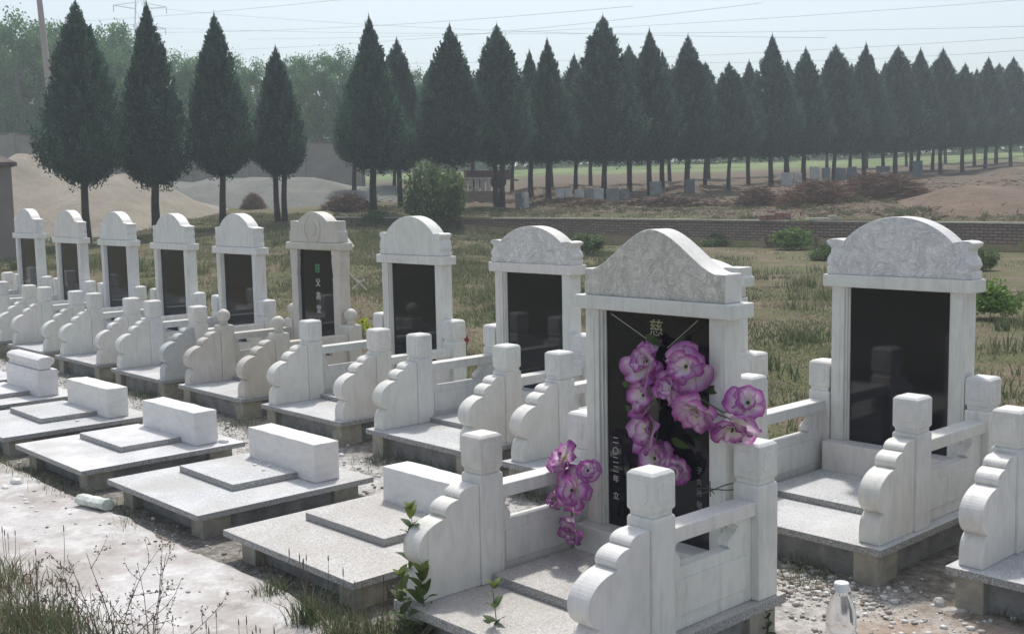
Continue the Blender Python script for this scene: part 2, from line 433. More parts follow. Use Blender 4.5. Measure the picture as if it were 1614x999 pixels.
def ped_poly(kind, w_, ph):
    h = w_/2
    if kind == 'ears':      # low arch between scroll ears
        e = .50*ph
        right = [(h, 0), (h, .13*ph), (h-.012, .135*ph), (h+.004, .22*ph), (h-.006, .31*ph), (h-.022, .38*ph), (h-.026, .46*ph), (h+.002, .53*ph), (h+.006, .58*ph), (h-.02, .615*ph), (h-.055, .62*ph), (h-.092, .60*ph)]
        ar = arch(-(h-.097), h-.097, .58*ph, ph, 24)
        left = [(-x, z) for x, z in right[::-1]]
        return right+ar+left
    if kind == 'tall':
        right = [(h-.03, 0), (h-.028, .10*ph), (h-.04, .11*ph), (h-.028, .2*ph), (h-.036, .32*ph), (h-.05, .42*ph), (h-.03, .5*ph), (h-.028, .55*ph), (h-.05, .575*ph), (h-.10, .575*ph)]
        ar = arch(-(h-.115), h-.115, .56*ph, ph, 24)
        return right+ar+[(-x, z) for x, z in right[::-1]]
    if kind == 'step':      # flat shoulders
        right = [(h-.035, 0), (h-.035, .14*ph), (h-.045, .16*ph), (h-.035, .30*ph), (h-.045, .42*ph), (h-.04, .50*ph), (h-.03, .55*ph), (h-.04, .58*ph), (h-.115, .60*ph)]
        ar = arch(-(h-.125), h-.125, .60*ph, ph, 24)
        return right+ar+[(-x, z) for x, z in right[::-1]]
    if kind == 'square':
        right = [(h-.03, 0), (h-.03, .36*ph), (h-.05, .38*ph), (h-.05, .70*ph), (h-.16, .70*ph)]
        ar = arch(-(h-.17), h-.17, .66*ph, ph, 24)
        return right+ar+[(-x, z) for x, z in right[::-1]]
    if kind == 'ogee':
        e = .40*ph; pts = [(h, 0), (h, e), (h-.045, e)]
        n = 28; x_s = h-.045
        for i in range(1, n+1):
            u = i/n; x = x_s*(1-u)
            s_ = u*u*(3-2*u); s_ = s_*.55+.45*math.sin(u*math.pi/2)**1.25
            pts.append((x, e+(ph-e)*s_))
        return pts+[(-x, z) for x, z in pts[::-1][1:]]
mesh_cache = {}
def cached(key, fn):
    if key not in mesh_cache: mesh_cache[key] = fn()
    return mesh_cache[key]
def post_mesh(p, hp, ball, mat):
    mb = MB(); h = p/2
    ch = .145
    def sq(r, z, c_=.0): return [(-r, -r, z), (r, -r, z), (r, r, z), (-r, r, z)]
    if ball:
        mb.loft([sq(h, 0), sq(h, hp-.15), sq(h*.9, hp-.135), sq(h*.6, hp-.132)])
        R_ = .056
        mb.lathe([(.030, hp-.135), (.036, hp-.120)]+[(R_*math.sin(a), hp-.055-R_*math.cos(a)) for a in np.linspace(.55, math.pi-.05, 14)], 0, 0, 20)
        return mb.mesh('post', mat)
    mb.loft([sq(h, 0), sq(h, hp-ch-.028), sq(h*.93, hp-ch-.018)])
    return mb.mesh('post', mat)
def cap_mesh(p, hp, mat):
    h = p/2; ch = .145; mb = MB()
    def sq(r, z): return [(-r, -r, z), (r, -r, z), (r, r, z), (-r, r, z)]
    mb.loft([sq(h*.86, hp-ch-.018), sq(h*.86, hp-ch-.002), sq(h*.99, hp-ch+.008), sq(h*.99, hp-.012), sq(h*.80, hp)])
    # incised octagon panel on each face: a slightly raised plate with clipped corners
    r = h*.99
    for k in range(4):
        ang = k*math.pi/2; ca, sa = math.cos(ang), math.sin(ang)
        z0, z1 = hp-ch+.030, hp-.032; w2 = h*.62; c_ = .014
        poly = [(-w2+c_, z0), (w2-c_, z0), (w2, z0+c_), (w2, z1-c_), (w2-c_, z1), (-w2+c_, z1), (-w2, z1-c_), (-w2, z0+c_)]
        def tr(x, y, z): return (x*ca-y*sa, x*sa+y*ca, z)
        o_ = [tr(x, -r+.001, z) for x, z in poly]; i_ = [tr(x*.93, -r-.0045, (z-(z0+z1)/2)*.95+(z0+z1)/2) for x, z in poly]
        b = len(mb.v); mb.v += o_+i_; n = 8
        mb.f.append(tuple(b+n+i for i in range(n)))
        for i in range(n): mb.f.append((b+i, b+(i+1) % n, b+n+(i+1) % n, b+n+i))
    return mb.mesh('post_cap', mat)
def rail_mesh(d, mat, fancy):
    """balustrade plate with one shaped opening, in local x (thickness) and y,z"""
    y0, y1 = d['fy']+d['p'], d['by']; zt = d['rail']-.058; zl = d['lowp']; th = .026
    def vase(yb, sgn, zl, zt, wide):
        H = zt-zl
        prof = [(wide*.9, 0), (wide, .12), (wide*.98, .30), (wide*.82, .48), (wide*.62, .62), (wide*.58, .74), (wide*.68, .86), (wide*.86, .94), (wide*.9, 1)]
        return [(yb+sgn*a, zl+H*b) for a, b in prof]
    front = vase(y0, 1, zl, zt, .070); back = vase(y1, -1, zl, zt, .15)
    poly = [(y0, 0), (y1, 0), (y1, zt)]+back[::-1]+front+[(y0, zt)]
    mb = MB(); mb.prism_x(poly, -th, th)
    if fancy:   # cloud bracket in the opening
        mb.box(-th*.8, th*.8, (y0+y1)/2-.05, (y0+y1)/2+.05, zl+.001, zl+.03)
    # raised lower field
    mb.box(-th-.006, th+.006, y0+.035, y1-.03, .055, zl-.045)
    return mb.mesh('railing', mat)
def handrail_mesh(d, mat):
    mb = MB(); mb.box(-.046, .046, d['fy']+d['p']-.002, d['by']+.002, d['rail']-.058, d['rail']); return mb.mesh('handrail', mat)
def pillar_mesh(d, mat, sgn, old):
    """sgn -1: left pillar.  local x measured from stele centre, z from 0"""
    xo = d['pw']/2; xi = d['pan']/2; z0 = d['hb']; z1 = d['zc']; y0 = 0.0; dep = .105
    mb = MB()
    if old:     # turned-vase outline on both edges
        wv = xo-xi+.02; xm = (xo+xi)/2
        Hh = z1-z0; L = []
        for a, b in [(1.0, 0), (1.0, .03), (.85, .05), (.88, .45), (.86, .70), (.92, .74), (.74, .755), (.90, .82), (1.05, .90), (.95, .955), (1.08, .965), (1.08, 1)]:
            L.append((a*wv/2, z0+Hh*b))
        poly = [(sgn*xm+x, z) for x, z in L]+[(sgn*xm-x, z) for x, z in L[::-1]]
        if True: mb.prism_y(poly, y0, y0+dep)
        return mb.mesh('pillar', mat)
    a = xi+.020
    x = sorted([sgn*xo, sgn*a]); mb.box(x[0], x[1], y0, y0+dep, z0, z1)
    x = sorted([sgn*(a+.0005), sgn*(xi+.008)]); mb.box(x[0], x[1], y0+.012, y0+dep-.01, z0, z1)
    x = sorted([sgn*(xi+.0085), sgn*xi]); mb.box(x[0], x[1], y0+.024, y0+dep-.02, z0, z1)
    x = sorted([sgn*(xo-.014), sgn*(xo-.052)]); mb.box(x[0], x[1], y0-.004, y0+.01, z0+.03, z1-.03)
    return mb.mesh('pillar', mat)
def text_mesh(name, s, size, mat, parent, loc, ext=.0012):
    cu = bpy.data.curves.new(name, 'FONT'); cu.body = s; cu.size = size; cu.align_x = 'CENTER'; cu.extrude = ext; cu.resolution_u = 2
    to = bpy.data.objects.new('tmp', cu); C.objects.link(to); bpy.context.view_layer.update()
    me = bpy.data.meshes.new_from_object(to.evaluated_get(bpy.context.evaluated_depsgraph_get()))
    bpy.data.objects.remove(to); me.name = name; me.materials.clear(); me.materials.append(mat)
    o = link(name, me, parent); o.location = loc; o.rotation_euler = (R(90), 0, 0); return o

def make_tomb(loc, label, group, opt=None):
    d = dict(D0); d.update(opt or {}); key = str(sorted((opt or {}).items(), key=str))
    old = d['old']; mm = MARBLE_OLD if old == 2 else MARBLE; cm = CARVED_OLD if old == 1 else (CARVED if d['ped'] == 'ears' else mm)
    root = empty('railed_grave', loc, 0, label, 'grave', group)
    W, Dp, a, p = d['W'], d['D'], d['a'], d['p']
    def part(name, fn, loc=(0, 0, 0), parent=root, bevel=.004, sub=''):
        me = cached((name, sub, key if sub != 'x' else ''), fn); o = link(name, me, parent, bevel); o.location = loc; return o
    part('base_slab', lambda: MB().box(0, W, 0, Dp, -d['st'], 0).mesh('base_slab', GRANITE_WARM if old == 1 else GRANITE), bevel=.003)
    gz = d['gz']
    part('base_wall', lambda: MB().box(.06, W-.06, .075, Dp-.05, gz-.06, -d['st']-.001).mesh('base_wall', MORTAR), bevel=.004)
    for sx in (.03, W-.03-.12):
        for sy_ in (.028, Dp-.20):
            part('support_block', lambda: MB().box(0, .12, 0, .17, gz-.06, -d['st']-.001).mesh('support_block', SUPPORT), (sx, sy_, 0), bevel=.006)
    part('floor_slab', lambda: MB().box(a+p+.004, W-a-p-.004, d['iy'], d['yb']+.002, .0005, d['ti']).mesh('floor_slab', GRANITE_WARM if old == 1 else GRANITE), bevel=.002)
    part('plinth', lambda: MB().box(a+p+.006, W-a-p-.006, d['yb'], Dp-.02, .001, d['hb']).mesh('plinth', mm))
    # balustrades
    for i, (sx, dx) in enumerate(((a+p/2, 1), (W-a-p/2, -1))):
        for y_ in (d['fy']+p/2, d['by']+p/2):
            po = part('post', lambda: post_mesh(p, d['hp'], d['ball'], mm), (sx, y_, .001), bevel=.004, sub='ball' if d['ball'] else '')
            if not d['ball']: part('post_cap', lambda: cap_mesh(p, d['hp'], mm), (0, 0, 0), po, bevel=.003)
        wm = SPECKM if (d['speck'] and i == 1) else mm
        def wm_():
            pr = wing_profile(d['w0'], d['fy']-.001, .42)
            mb = MB(); mb.prism_x(pr[::-1], -.050, .050); return mb.mesh('scroll_panel', wm)
        wo = part('scroll_panel', wm_, (sx, 0, .001), bevel=.004, sub='sp' if wm is SPECKM else '')
        if wm is SPECKM: wo['label'] = 'grey speckled scroll panel'
        ro = part('railing', lambda: rail_mesh(d, mm, False), (sx, 0, .001), bevel=.004)
        part('handrail', lambda: handrail_mesh(d, mm), (0, 0, 0), ro, bevel=.006)
    # headstone
    if d['ped']:
        cx = W/2; y0 = d['sy']
        part('tablet', lambda: MB().box(-d['pan']/2-.004, d['pan']/2+.004, .055, .085, d['hb'], d['zc']).mesh('tablet', TAB), (cx, y0, 0), bevel=.001)
        for s_ in (-1, 1): part('pillar', lambda: pillar_mesh(d, mm, s_, old == 2), (cx, y0+.022, 0), bevel=.003, sub=str(s_))
        lx = d['cw']/2
        if old == 2:
            def lm():
                pr = [(0.01, 0), (d['cd']-.01, 0), (d['cd'], .012), (d['cd'], d['tc']-.012), (d['cd']-.012, d['tc']), (.012, d['tc']), (0, d['tc']-.012), (0, .012)]
                return MB().prism_x(pr, -lx, lx).mesh('lintel', mm)
        else:
            def lm(): return MB().box(-lx, lx, 0, d['cd'], 0, d['tc']).mesh('lintel', mm)
        part('lintel', lm, (cx, y0, d['zc']+.0005), bevel=.006)
        pwid = d.get('pedw', .80)
        def pm():
            poly = ped_poly(d['ped'], pwid, d['ph'])
            mb = MB(); mb.prism_y(poly[::1], 0, .112); me = mb.mesh('pediment', mm)
            me.materials.append(cm)
            for pl in me.polygons:
                if pl.normal.y < -.9: pl.material_index = 1
            return me
        pe = part('pediment', pm, (cx, y0+(d['cd']-.112)/2, d['zc']+d['tc']+.001), bevel=.006)
        if old == 2:
            def med():
                n = 40; mb = MB(); cz_ = .45*d['ph']; r0, r1 = .115, .13
                ring = lambda r, y: [(r*math.cos(2*math.pi*k/n), y, cz_+r*math.sin(2*math.pi*k/n)) for k in range(n)]
                mb.loft([ring(r1, .001), ring(r1, -.006), ring(r0, -.006), ring(r0, .001)], cap=False)
                mb.loft([ring(r0*.55, .001), ring(r0*.5, -.008)], cap=True)
                return mb.mesh('medallion', cm)
            part('medallion', med, (0, 0, 0), pe, bevel=0)
    return root, d

GB = 'railed graves in the back row'
back = {
 1: ('white railed grave cut off by the right edge, behind the plastic bottle', dict(ped='ears')),
 0: ('large railed grave at right with blank black tablet and low arched carved top', dict(ped='ears', ph=.305)),
 -1: ('railed grave mostly hidden directly behind the flowered headstone', dict(ped='square', ph=.16, zc=.915, cw=.70, pedw=.90)),
 -2: ('railed grave with low carved arch, just left of the flowered headstone', dict(ped='ears', ph=.255, zc=.995)),
 -3: ('railed grave with smooth semicircular top, between the yellow flowers and the low arched one', dict(ped='tall', ph=.30, pedw=.83)),
 -4: ('weathered beige grave with round medallion top, ball finials and inscribed tablet', dict(ped='square', ph=.26, zc=1.09, old=2, ball=True, pedw=.80)),
 -5: ('railed grave left of the weathered beige one, with its speckled grey scroll panel', dict(ped='step', ph=.315, zc=1.02, speck=True, pedw=.80)),
 -6: ('railed grave with stepped arch top, fifth headstone from the left', dict(ped='step', ph=.306, zc=1.03, old=0, pedw=.80)),
 -7: ('railed grave with stepped arch top, fourth headstone from the left edge, right of the first tree trunk', dict(ped='step', ph=.315, zc=1.04, pedw=.80)),
 -8: ('railed grave with brownish tablet, second headstone from the left', dict(ped='step', ph=.328, zc=1.045, pedw=.80)),
 -9: ('farthest visible headstone and railed grave, at the left edge with a greenish tablet', dict(ped='step', ph=.314, zc=1.08, pedw=.80)),
 -10: ('railed grave of which only a rear post shows at the left edge', dict(ped=None)),
}
back[-6] = ('railed grave with stepped arch top, fourth headstone from the left edge', back[-6][1])
back[-7] = ('railed grave with stepped arch top, third headstone from the left, beside the tree trunk', back[-7][1])
tombs = {}
for k, (lab, op) in back.items():
    tombs[k] = make_tomb((k*1.35+(.012 if k == 0 else 0), 0, 0), lab, GB, op)
# scribed text on the weathered grave
r4, d4 = tombs[-4]
def child(root, name): return [c for c in root.children if c.name.split('.')[0] == name][0]
def inscribe(root, d, items):
    tb = child(root, 'tablet')
    for i, (s, x, z, size, m) in enumerate(items):
        text_mesh('inscription', s, size, m, tb, (x, .0535, z), .0012)
inscribe(r4, d4, [('慈', .0, .90, .085, GREENP), ('父', .0, .78, .075, WHITEP), ('高', 0, .665, .075, WHITEP), ('堂', 0, .55, .075, WHITEP), ('之', 0, .435, .075, WHITEP), ('墓', 0, .31, .08, GREENP)])
# foreground grave
X9, Y9, Z9 = -.0735, -1.7344, -.0515
r9, d9 = make_tomb((X9, Y9, Z9), 'foreground railed grave hung with purple flowers, with a bell-shaped carved top', 'graves in the front row',
   dict(W=1.063, D=1.145, a=.0143, p=.1233, fy=.354, by=.98, hp=.619, sy=.935, cw=.833, cd=.150, zc=1.095, tc=.059, hb=.150, yb=.885, iy=.40, ti=.04,
        pw=.745, pan=.553, rail=.396, ped='ogee', ph=.284, pedw=.748, gz=-.19, old=1, st=.04))
inscribe(r9, d9, [('慈', 0, 1.005, .075, GOLD)]+[(s, -.232, z, .036, WHITEP) for s, z in zip('二〇二二年立', [.515, .468, .428, .388, .345, .27])]
         +[(s, .222, z, .030, DIMP) for s, z in zip('子女孙敬立', np.linspace(.46, .27, 5))])

# ------------------------------------------------------------------ unfinished platforms
GP = 'unfinished grave platforms in the front row'
XP, YP, ZP = -1.5586, -1.6785, -.0886
offs = [(0, 0), (-1.4418, .03), (-2.8721, 0), (-4.2651, .012), (-5.63, .01), (-7.0, .01), (-8.4, .01)]
plab = ['grave platform nearest the flowered grave, weeds growing at its front',
        'grave platform with chips on its square slab, second from the flowered grave',
        'dusty grave platform with stone chunks beside its block, third from the flowered grave',
        'pale grave platform fourth from the flowered grave',
        'grave platform at the left edge carrying the block with a moulded stone on top',
        'grave platform at the far left edge, only its corner showing',
        'grave platform farthest along the front row at the left edge']
blab = ['long white marble block lying right behind the foreground scroll panel, with two dark scratches',
        'white marble block on the platform with the chipped square slab',
        'white marble block on the dusty platform, with broken chunks at its right end',
        'white marble block on the fourth platform, left of the dusty one',
        'white marble block under the moulded stone at the left edge']
def rough_block(w_, d_, h_, seed):
    rs = np.random.RandomState(seed); nx, ny, nz = 14, 4, 5; mb = MB()
    import itertools as it
    idx = {}
    def vid(i, j, k):
        if (i, j, k) not in idx:
            x, y, z = w_*i/nx, d_*j/ny, h_*k/nz
            am = .0035
            e = sum([i in (0, nx), j in (0, ny), k in (0, nz)])
            if e >= 2: am = .005
            n = [noise.noise(Vector((x*9+seed, y*9+q_*7, z*9)))*am*.8 for q_ in range(3)]
            if e >= 2:
                x += (w_/2-x)*.006; y += (d_/2-y)*.02; z += (h_/2-z)*.012*(rs.rand() > .4)
            idx[(i, j, k)] = len(mb.v); mb.v.append((x+n[0], y+n[1], max(0, z+(n[2] if k > 0 else 0))))
        return idx[(i, j, k)]
    for i in range(nx):
        for j in range(ny):
            mb.f.append((vid(i, j, 0), vid(i, j+1, 0), vid(i+1, j+1, 0), vid(i+1, j, 0)))
            mb.f.append((vid(i, j, nz), vid(i+1, j, nz), vid(i+1, j+1, nz), vid(i, j+1, nz)))
    for i in range(nx):
        for k in range(nz):
            mb.f.append((vid(i, 0, k), vid(i+1, 0, k), vid(i+1, 0, k+1), vid(i, 0, k+1)))
            mb.f.append((vid(i, ny, k), vid(i, ny, k+1), vid(i+1, ny, k+1), vid(i+1, ny, k)))
    for j in range(ny):
        for k in range(nz):
            mb.f.append((vid(0, j, k), vid(0, j, k+1), vid(0, j+1, k+1), vid(0, j+1, k)))
            mb.f.append((vid(nx, j, k), vid(nx, j+1, k), vid(nx, j+1, k+1), vid(nx, j, k+1)))
    return mb.mesh('stone_block', BLOCKM)
for i, (ox, oy) in enumerate(offs):
    x0, y0 = XP+ox, YP+oy
    root = empty('grave_platform', (x0, y0, ZP), 0, plab[i], 'grave platform', GP)
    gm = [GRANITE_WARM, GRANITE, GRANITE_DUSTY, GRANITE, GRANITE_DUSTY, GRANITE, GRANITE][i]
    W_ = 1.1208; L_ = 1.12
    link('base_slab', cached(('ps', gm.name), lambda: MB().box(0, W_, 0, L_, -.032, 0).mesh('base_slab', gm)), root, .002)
    link('base_wall', cached('pw', lambda: MB().box(.10, W_-.10, .12, L_-.10, -.20, -.033).mesh('base_wall', MORTAR)), root, .004)
    for sx in (.07, W_-.07-.13):
        for sy_ in (.06, L_-.23):
            s_ = link('support_block', cached('psb', lambda: MB().box(0, .13, 0, .17, -.20, -.033).mesh('support_block', SUPPORT)), root, .006)
            s_.location = (sx, sy_, 0)
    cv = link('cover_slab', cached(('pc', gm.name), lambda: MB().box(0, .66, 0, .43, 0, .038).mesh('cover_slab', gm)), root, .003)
    cv.location = (.15, .385, .0008); cv.rotation_euler = (0, 0, R([.8, -.6, .5, -.4, .6, 0, 0][i]))
    if i < 5:
        bo = link('stone_block', rough_block(.755, .17, .225 if i != 0 else .22, i*5+1), None, .004)
        bo.location = (x0+.25, y0+.80, ZP+.001); bo.rotation_euler = (0, 0, R([.5, -.5, 1.2, .3, 0][i])); tag(bo, blab[i], 'stone block', 'marble blocks on the platforms')
    if i == 4:
        ml = MB(); pr = [(0, 0), (.10, 0), (.10, .03), (.13, .045), (.135, .085), (.10, .105), (.03, .105), (-.01, .085), (-.01, .05), (.012, .035)]
        ml.prism_x(pr, 0, .74); m_ = link('moulded_stone', ml.mesh('moulded_stone', MARBLE), None, .008)
        m_.location = (x0+.255, y0+.82, ZP+.228); tag(m_, 'moulded white marble bar lying on top of the leftmost block', 'moulding')
# chips and chunks
def chunk(seed, sx, sy, sz, mat, name='stone_chunk'):
    rs = np.random.RandomState(seed); mb = MB(); n = 8
    rings = []
    for z, rr_ in ((0, .9), (.3, 1), (.75, .85), (1, .5)):
        rings.append([(sx*rr_*(.8+.4*rs.rand())*math.cos(2*math.pi*k/n), sy*rr_*(.8+.4*rs.rand())*math.sin(2*math.pi*k/n), sz*z*(.9+.2*rs.rand() if z > 0 else 1)) for k in range(n)])
    mb.loft(rings); return mb.mesh(name, mat)
def put_chunk(px, py, z, s, lab, mat=BLOCKM, rz=0, seed=1):
    p_ = onz(px, py, z); o = link('stone_chunk', chunk(seed, *s, mat), None, .002); o.location = p_; o.rotation_euler = (0, 0, rz)
    tag(o, lab, 'stone chunk'); return o
PLASTER = plain('old_plaster', (.52, .49, .44), .9, .25, 20, .8, .006)
put_chunk(317, 697, ZP, (.075, .03, .035), 'flat broken marble chunk at the right end of the dusty platform block', rz=.2, seed=4)
put_chunk(338, 690, ZP, (.03, .022, .04), 'small upright marble chunk behind the flat chunk on the dusty platform', rz=.8, seed=5)
put_chunk(352, 697, ZP, (.04, .025, .025), 'small marble chunk near the right corner of the dusty platform', rz=.5, seed=6)
for j, (px, py, s_) in enumerate([(402, 733, .018), (415, 741, .014), (425, 734, .02), (438, 740, .016), (412, 728, .012)]):
    o = put_chunk(px, py, ZP+.0395, (s_, s_*.7, .008), 'tiny marble flake scattered on the square slab of the second platform', rz=j, seed=10+j); o['group'] = 'marble flakes on the square slab'
put_chunk(122, 664, ZP+.0, (.02, .015, .015), 'tiny marble crumb at the edge of the dusty square slab', seed=20)
# octagonal broken shaft on the path edge
mb = MB(); n = 8; rs = np.random.RandomState(3)
rings = []
for q_, xx in enumerate(np.linspace(0, .26, 6)):
    r_ = .045+.004*(q_ % 2)
    rings.append([(xx+(.012*rs.rand() if q_ in (0, 5) else 0), r_*math.cos(2*math.pi*(k+.5)/n), r_*math.sin(2*math.pi*(k+.5)/n)+.044) for k in range(n)])
mb.loft(rings)
sh = link('broken_column', mb.mesh('broken_column', plain('greenish_marble', (.64, .68, .61), .6, .3, 14, .8, .01)), None, .004)
pa, pb = onz(126, 794, -.22), onz(190, 808, -.22)
sh.location = pa; sh.scale = (1, 1, .72); sh.rotation_euler = (0, 0, math.atan2(pb[1]-pa[1], pb[0]-pa[0])); tag(sh, 'broken greenish white eight-sided stone shaft lying at the path edge', 'stone fragment')
put_chunk(25, 762, -.224, (.05, .03, .035), 'pale stone lump lying on the path at the left edge', rz=.3, seed=31)
put_chunk(8, 770, -.224, (.03, .02, .02), 'smaller pale stone beside the lump at the left edge', rz=.3, seed=32)
put_chunk(1505, 966, -.19, (.065, .030, .020), 'flat broken slab of pale plaster in front of the right edge grave', mat=PLASTER, rz=.6, seed=33)
put_chunk(1480, 957, -.19, (.03, .025, .04), 'small lump of broken plaster just left of the flat slab of pale plaster', mat=PLASTER, rz=.3, seed=34)
for j, (px, py) in enumerate([(34, 782), (42, 793), (50, 800), (58, 806), (40, 788)]):
    o = put_chunk(px, py, -.224, (.018, .013, .012), 'small white plaster crumb in a line across the path', rz=j, seed=40+j); o['group'] = 'plaster crumbs on the path'

# bottle
b0 = onz(1325, 1048, -.2)
bt = empty('plastic_bottle', (b0[0], b0[1], tz(b0[0], b0[1])-.0), 0, 'clear plastic water bottle with a white cap standing on the ground', 'bottle')
prof = [(.001, .002), (.030, 0), (.034, .008), (.034, .05), (.031, .06), (.034, .07), (.034, .10), (.031, .108), (.034, .118), (.034, .145), (.030, .170), (.018, .200), (.014, .207), (.014, .218)]
mb = MB(); mb.lathe(prof, 0, 0, 28); o = link('body', mb.mesh('body', PLASTIC, True), bt)
mb = MB(); mb.lathe([(.0165, .210), (.0170, .212), (.0170, .229), (.0155, .232), (.001, .2325)], 0, 0, 28); link('cap', mb.mesh('cap', CAPW, False), bt)
bt.scale = (1.6, 1.6, 1.42)
# printed marks on the bottle film
lblm = plain('grey_print', (.33, .35, .40), .5, .1)
for ang, zz, ww, hh in ((-1.35, .085, .010, .014), (-.75, .085, .008, .020)):
    mb = MB(); vs = []
    for a_ in np.linspace(ang-ww/.034/2*1.5, ang+ww/.034/2*1.5, 5): vs += [(.0346*math.cos(a_), .0346*math.sin(a_), zz-hh/2), (.0346*math.cos(a_), .0346*math.sin(a_), zz+hh/2)]
    mb.add(vs, [(2*i, 2*i+2, 2*i+3, 2*i+1) for i in range(4)])
    link('printed_mark', mb.mesh('printed_mark', lblm), bt)

# ------------------------------------------------------------------ flowers
def petal(L, wd, cup, curl, seed, az, tilt):
    rs = np.random.RandomState(seed); nu, nv = 7, 7
    ph1, ph2 = rs.rand()*6, rs.rand()*6
    P = np.zeros((nu*nv, 3)); rim = np.zeros(nu*nv)
    for i in range(nu):
        u = i/(nu-1)
        wid = wd*(.25+.75*math.sin(min(1, u*1.25)*math.pi/2))*(1 if u < .8 else (1-(u-.8)*1.6))
        for j in range(nv):
            v = j/(nv-1)*2-1
            x = L*u*(1-.14*v*v*u); y = wid*v
            z = cup*L*(u**1.6) - curl*L*max(0, u-.6)**2*6 + .20*wid*v*v*(1-u*.6)+ .16*L*u*math.sin(v*4+ph1)*u + .07*L*math.sin(v*9+ph2)*u*u
            P[i*nv+j] = (x, y, z); rim[i*nv+j] = max(u**1.5, (u*.5+.55*abs(v)**3))
    c, s = math.cos(tilt), math.sin(tilt)
    P = np.stack([P[:, 0]*c-P[:, 2]*s, P[:, 1], P[:, 0]*s+P[:, 2]*c], 1)
    c, s = math.cos(az), math.sin(az)
    P = np.stack([P[:, 0]*c-P[:, 1]*s, P[:, 0]*s+P[:, 1]*c, P[:, 2]], 1)
    F = np.array([(i*nv+j, (i+1)*nv+j, (i+1)*nv+j+1, i*nv+j+1) for i in range(nu-1) for j in range(nv-1)])
    return P, F, rim
def bloom_mesh(seed, r):
    rs = np.random.RandomState(seed); VV, FF, RR = [], [], []; b = 0
    for lay, (cnt, L, tl) in enumerate(((5, r*1.15, .0), (5, r*.90, .42), (2, r*.6, .8))):
        for k in range(cnt):
            P, F, ri = petal(L*(.85+.3*rs.rand()), L*(.62+.14*rs.rand()), .05+.40*rs.rand(), .30*rs.rand(), rs.randint(9999), 2*math.pi*(k+.5*lay+.45*rs.rand())/cnt, tl+.9*(rs.rand()-.5))
            P[:, 2] += .006*lay
            VV.append(P); FF.append(F+b); RR.append(ri*(.93 if lay < 2 else .80)+.06*rs.randn()); b += len(P)
    return npmesh('bloom', np.concatenate(VV), np.concatenate(FF), PETAL, {'rim': np.concatenate(RR)}, True)
def orient(o, nrm, roll):
    q = Vector(nrm).to_track_quat('Z', 'Y'); o.rotation_mode = 'QUATERNION'
    from mathutils import Quaternion
    o.rotation_quaternion = q @ Quaternion((0, 0, 1), roll)
def bouquet(name, label, cat, blooms, yref, stems, mat=PETAL):
    base = ony(blooms[0][0], blooms[0][1], yref)
    root = empty(name, base, 0, label, cat)
    for i, (px, py, r, dy, nx, nz_) in enumerate(blooms):
        pt = ony(px, py, yref+dy); o = link('bloom', bloom_mesh(hash((int(px), int(py))) % 9999, r*.78), root)
        o.location = pt-base; orient(o, (nx, -1, nz_), i*1.7)
        mb = MB(); mb.lathe([(.002, .0), (.006, .004), (.007, .012), (.003, .018)], 0, 0, 8)
        ey = link('flower_eye', mb.mesh('flower_eye', DARKG), o); ey.location = (0, 0, .008)
    for pts, rad in stems:
        P = [Vector(ony(px, py, yref+dy)-base) for px, py, dy in pts]
        mb = MB(); mb.tube(P, rad, 6); link('stem', mb.mesh('stem', GREENSTEM), root)
    return root, base
DARKG = plain('dark_green_plastic', (.05, .07, .03), .5, .2); GREENSTEM = plain('green_wire', (.10, .12, .07), .5, .2)
ys = Y9+d9['sy']+.055      # tablet face
GL = bouquet('flower_garland', 'purple and white artificial flower garland strung on the black tablet', 'flowers',
  [(1022, 570, .112, -.06, -.1, .15), (1084, 578, .112, -.10, .3, .2), (1020, 624, .112, -.075, -.3, .3), (1062, 612, .09, -.11, .1, .3),
   (1096, 645, .105, -.14, .6, -.9), (1024, 676, .108, -.065, -.2, .1), (1036, 724, .100, -.06, 0, .5), (1066, 742, .07, -.05, .4, -.1)], ys,
  [([(1030, 560, -.03), (1040, 620, -.03), (1035, 700, -.03), (1060, 735, -.03)], .003), ([(1045, 565, -.02), (1080, 600, -.03), (1095, 640, -.05)], .003)])
# string from the two upper corners of the tablet
mb = MB()
root, base = GL
for a_, b_ in (((963, 494), (1035, 545)), ((1100, 505), (1052, 548))):
    P = [Vector(ony(*a_, ys-.045)-base), Vector(ony(*b_, ys-.04)-base)]; mb.tube(P, .0016, 5)
link('string', mb.mesh('string', STRING), root)
def leafblade(L, wd, seed, fold=.25):
    rs = np.random.RandomState(seed); n = 7; P = []; 
    for i in range(n):
        u = i/(n-1); ww = wd*math.sin(math.pi*min(1, u**.8*.97+.02))**.8
        for v in (-1, 0, 1): P.append((L*u, ww*v, L*.12*math.sin(u*3)-fold*ww*(1-abs(v))*.8-L*.25*u*u))
    F = [(i*3+j, (i+1)*3+j, (i+1)*3+j+1, i*3+j+1) for i in range(n-1) for j in range(2)]
    return np.array(P), np.array(F)
lp, lf = leafblade(.09, .018, 3)
lo = link('leaf', npmesh('leaf', lp, lf, DARKWEED, {'tone': np.full(len(lp), .3)}, True), root); lo.location = Vector(ony(1018, 528, ys-.04)-base); lo.rotation_euler = (R(80), R(25), R(0))
for lx_, ly_, rz_ in ((1000, 600, 200), (1058, 690, -20), (1060, 558, 60), (1112, 615, 10), (1005, 650, 170)):
    l2 = link('leaf', lo.data, root); l2.location = Vector(ony(lx_, ly_, ys-.035)-base); l2.rotation_euler = (R(85), R(-rz_), 0)
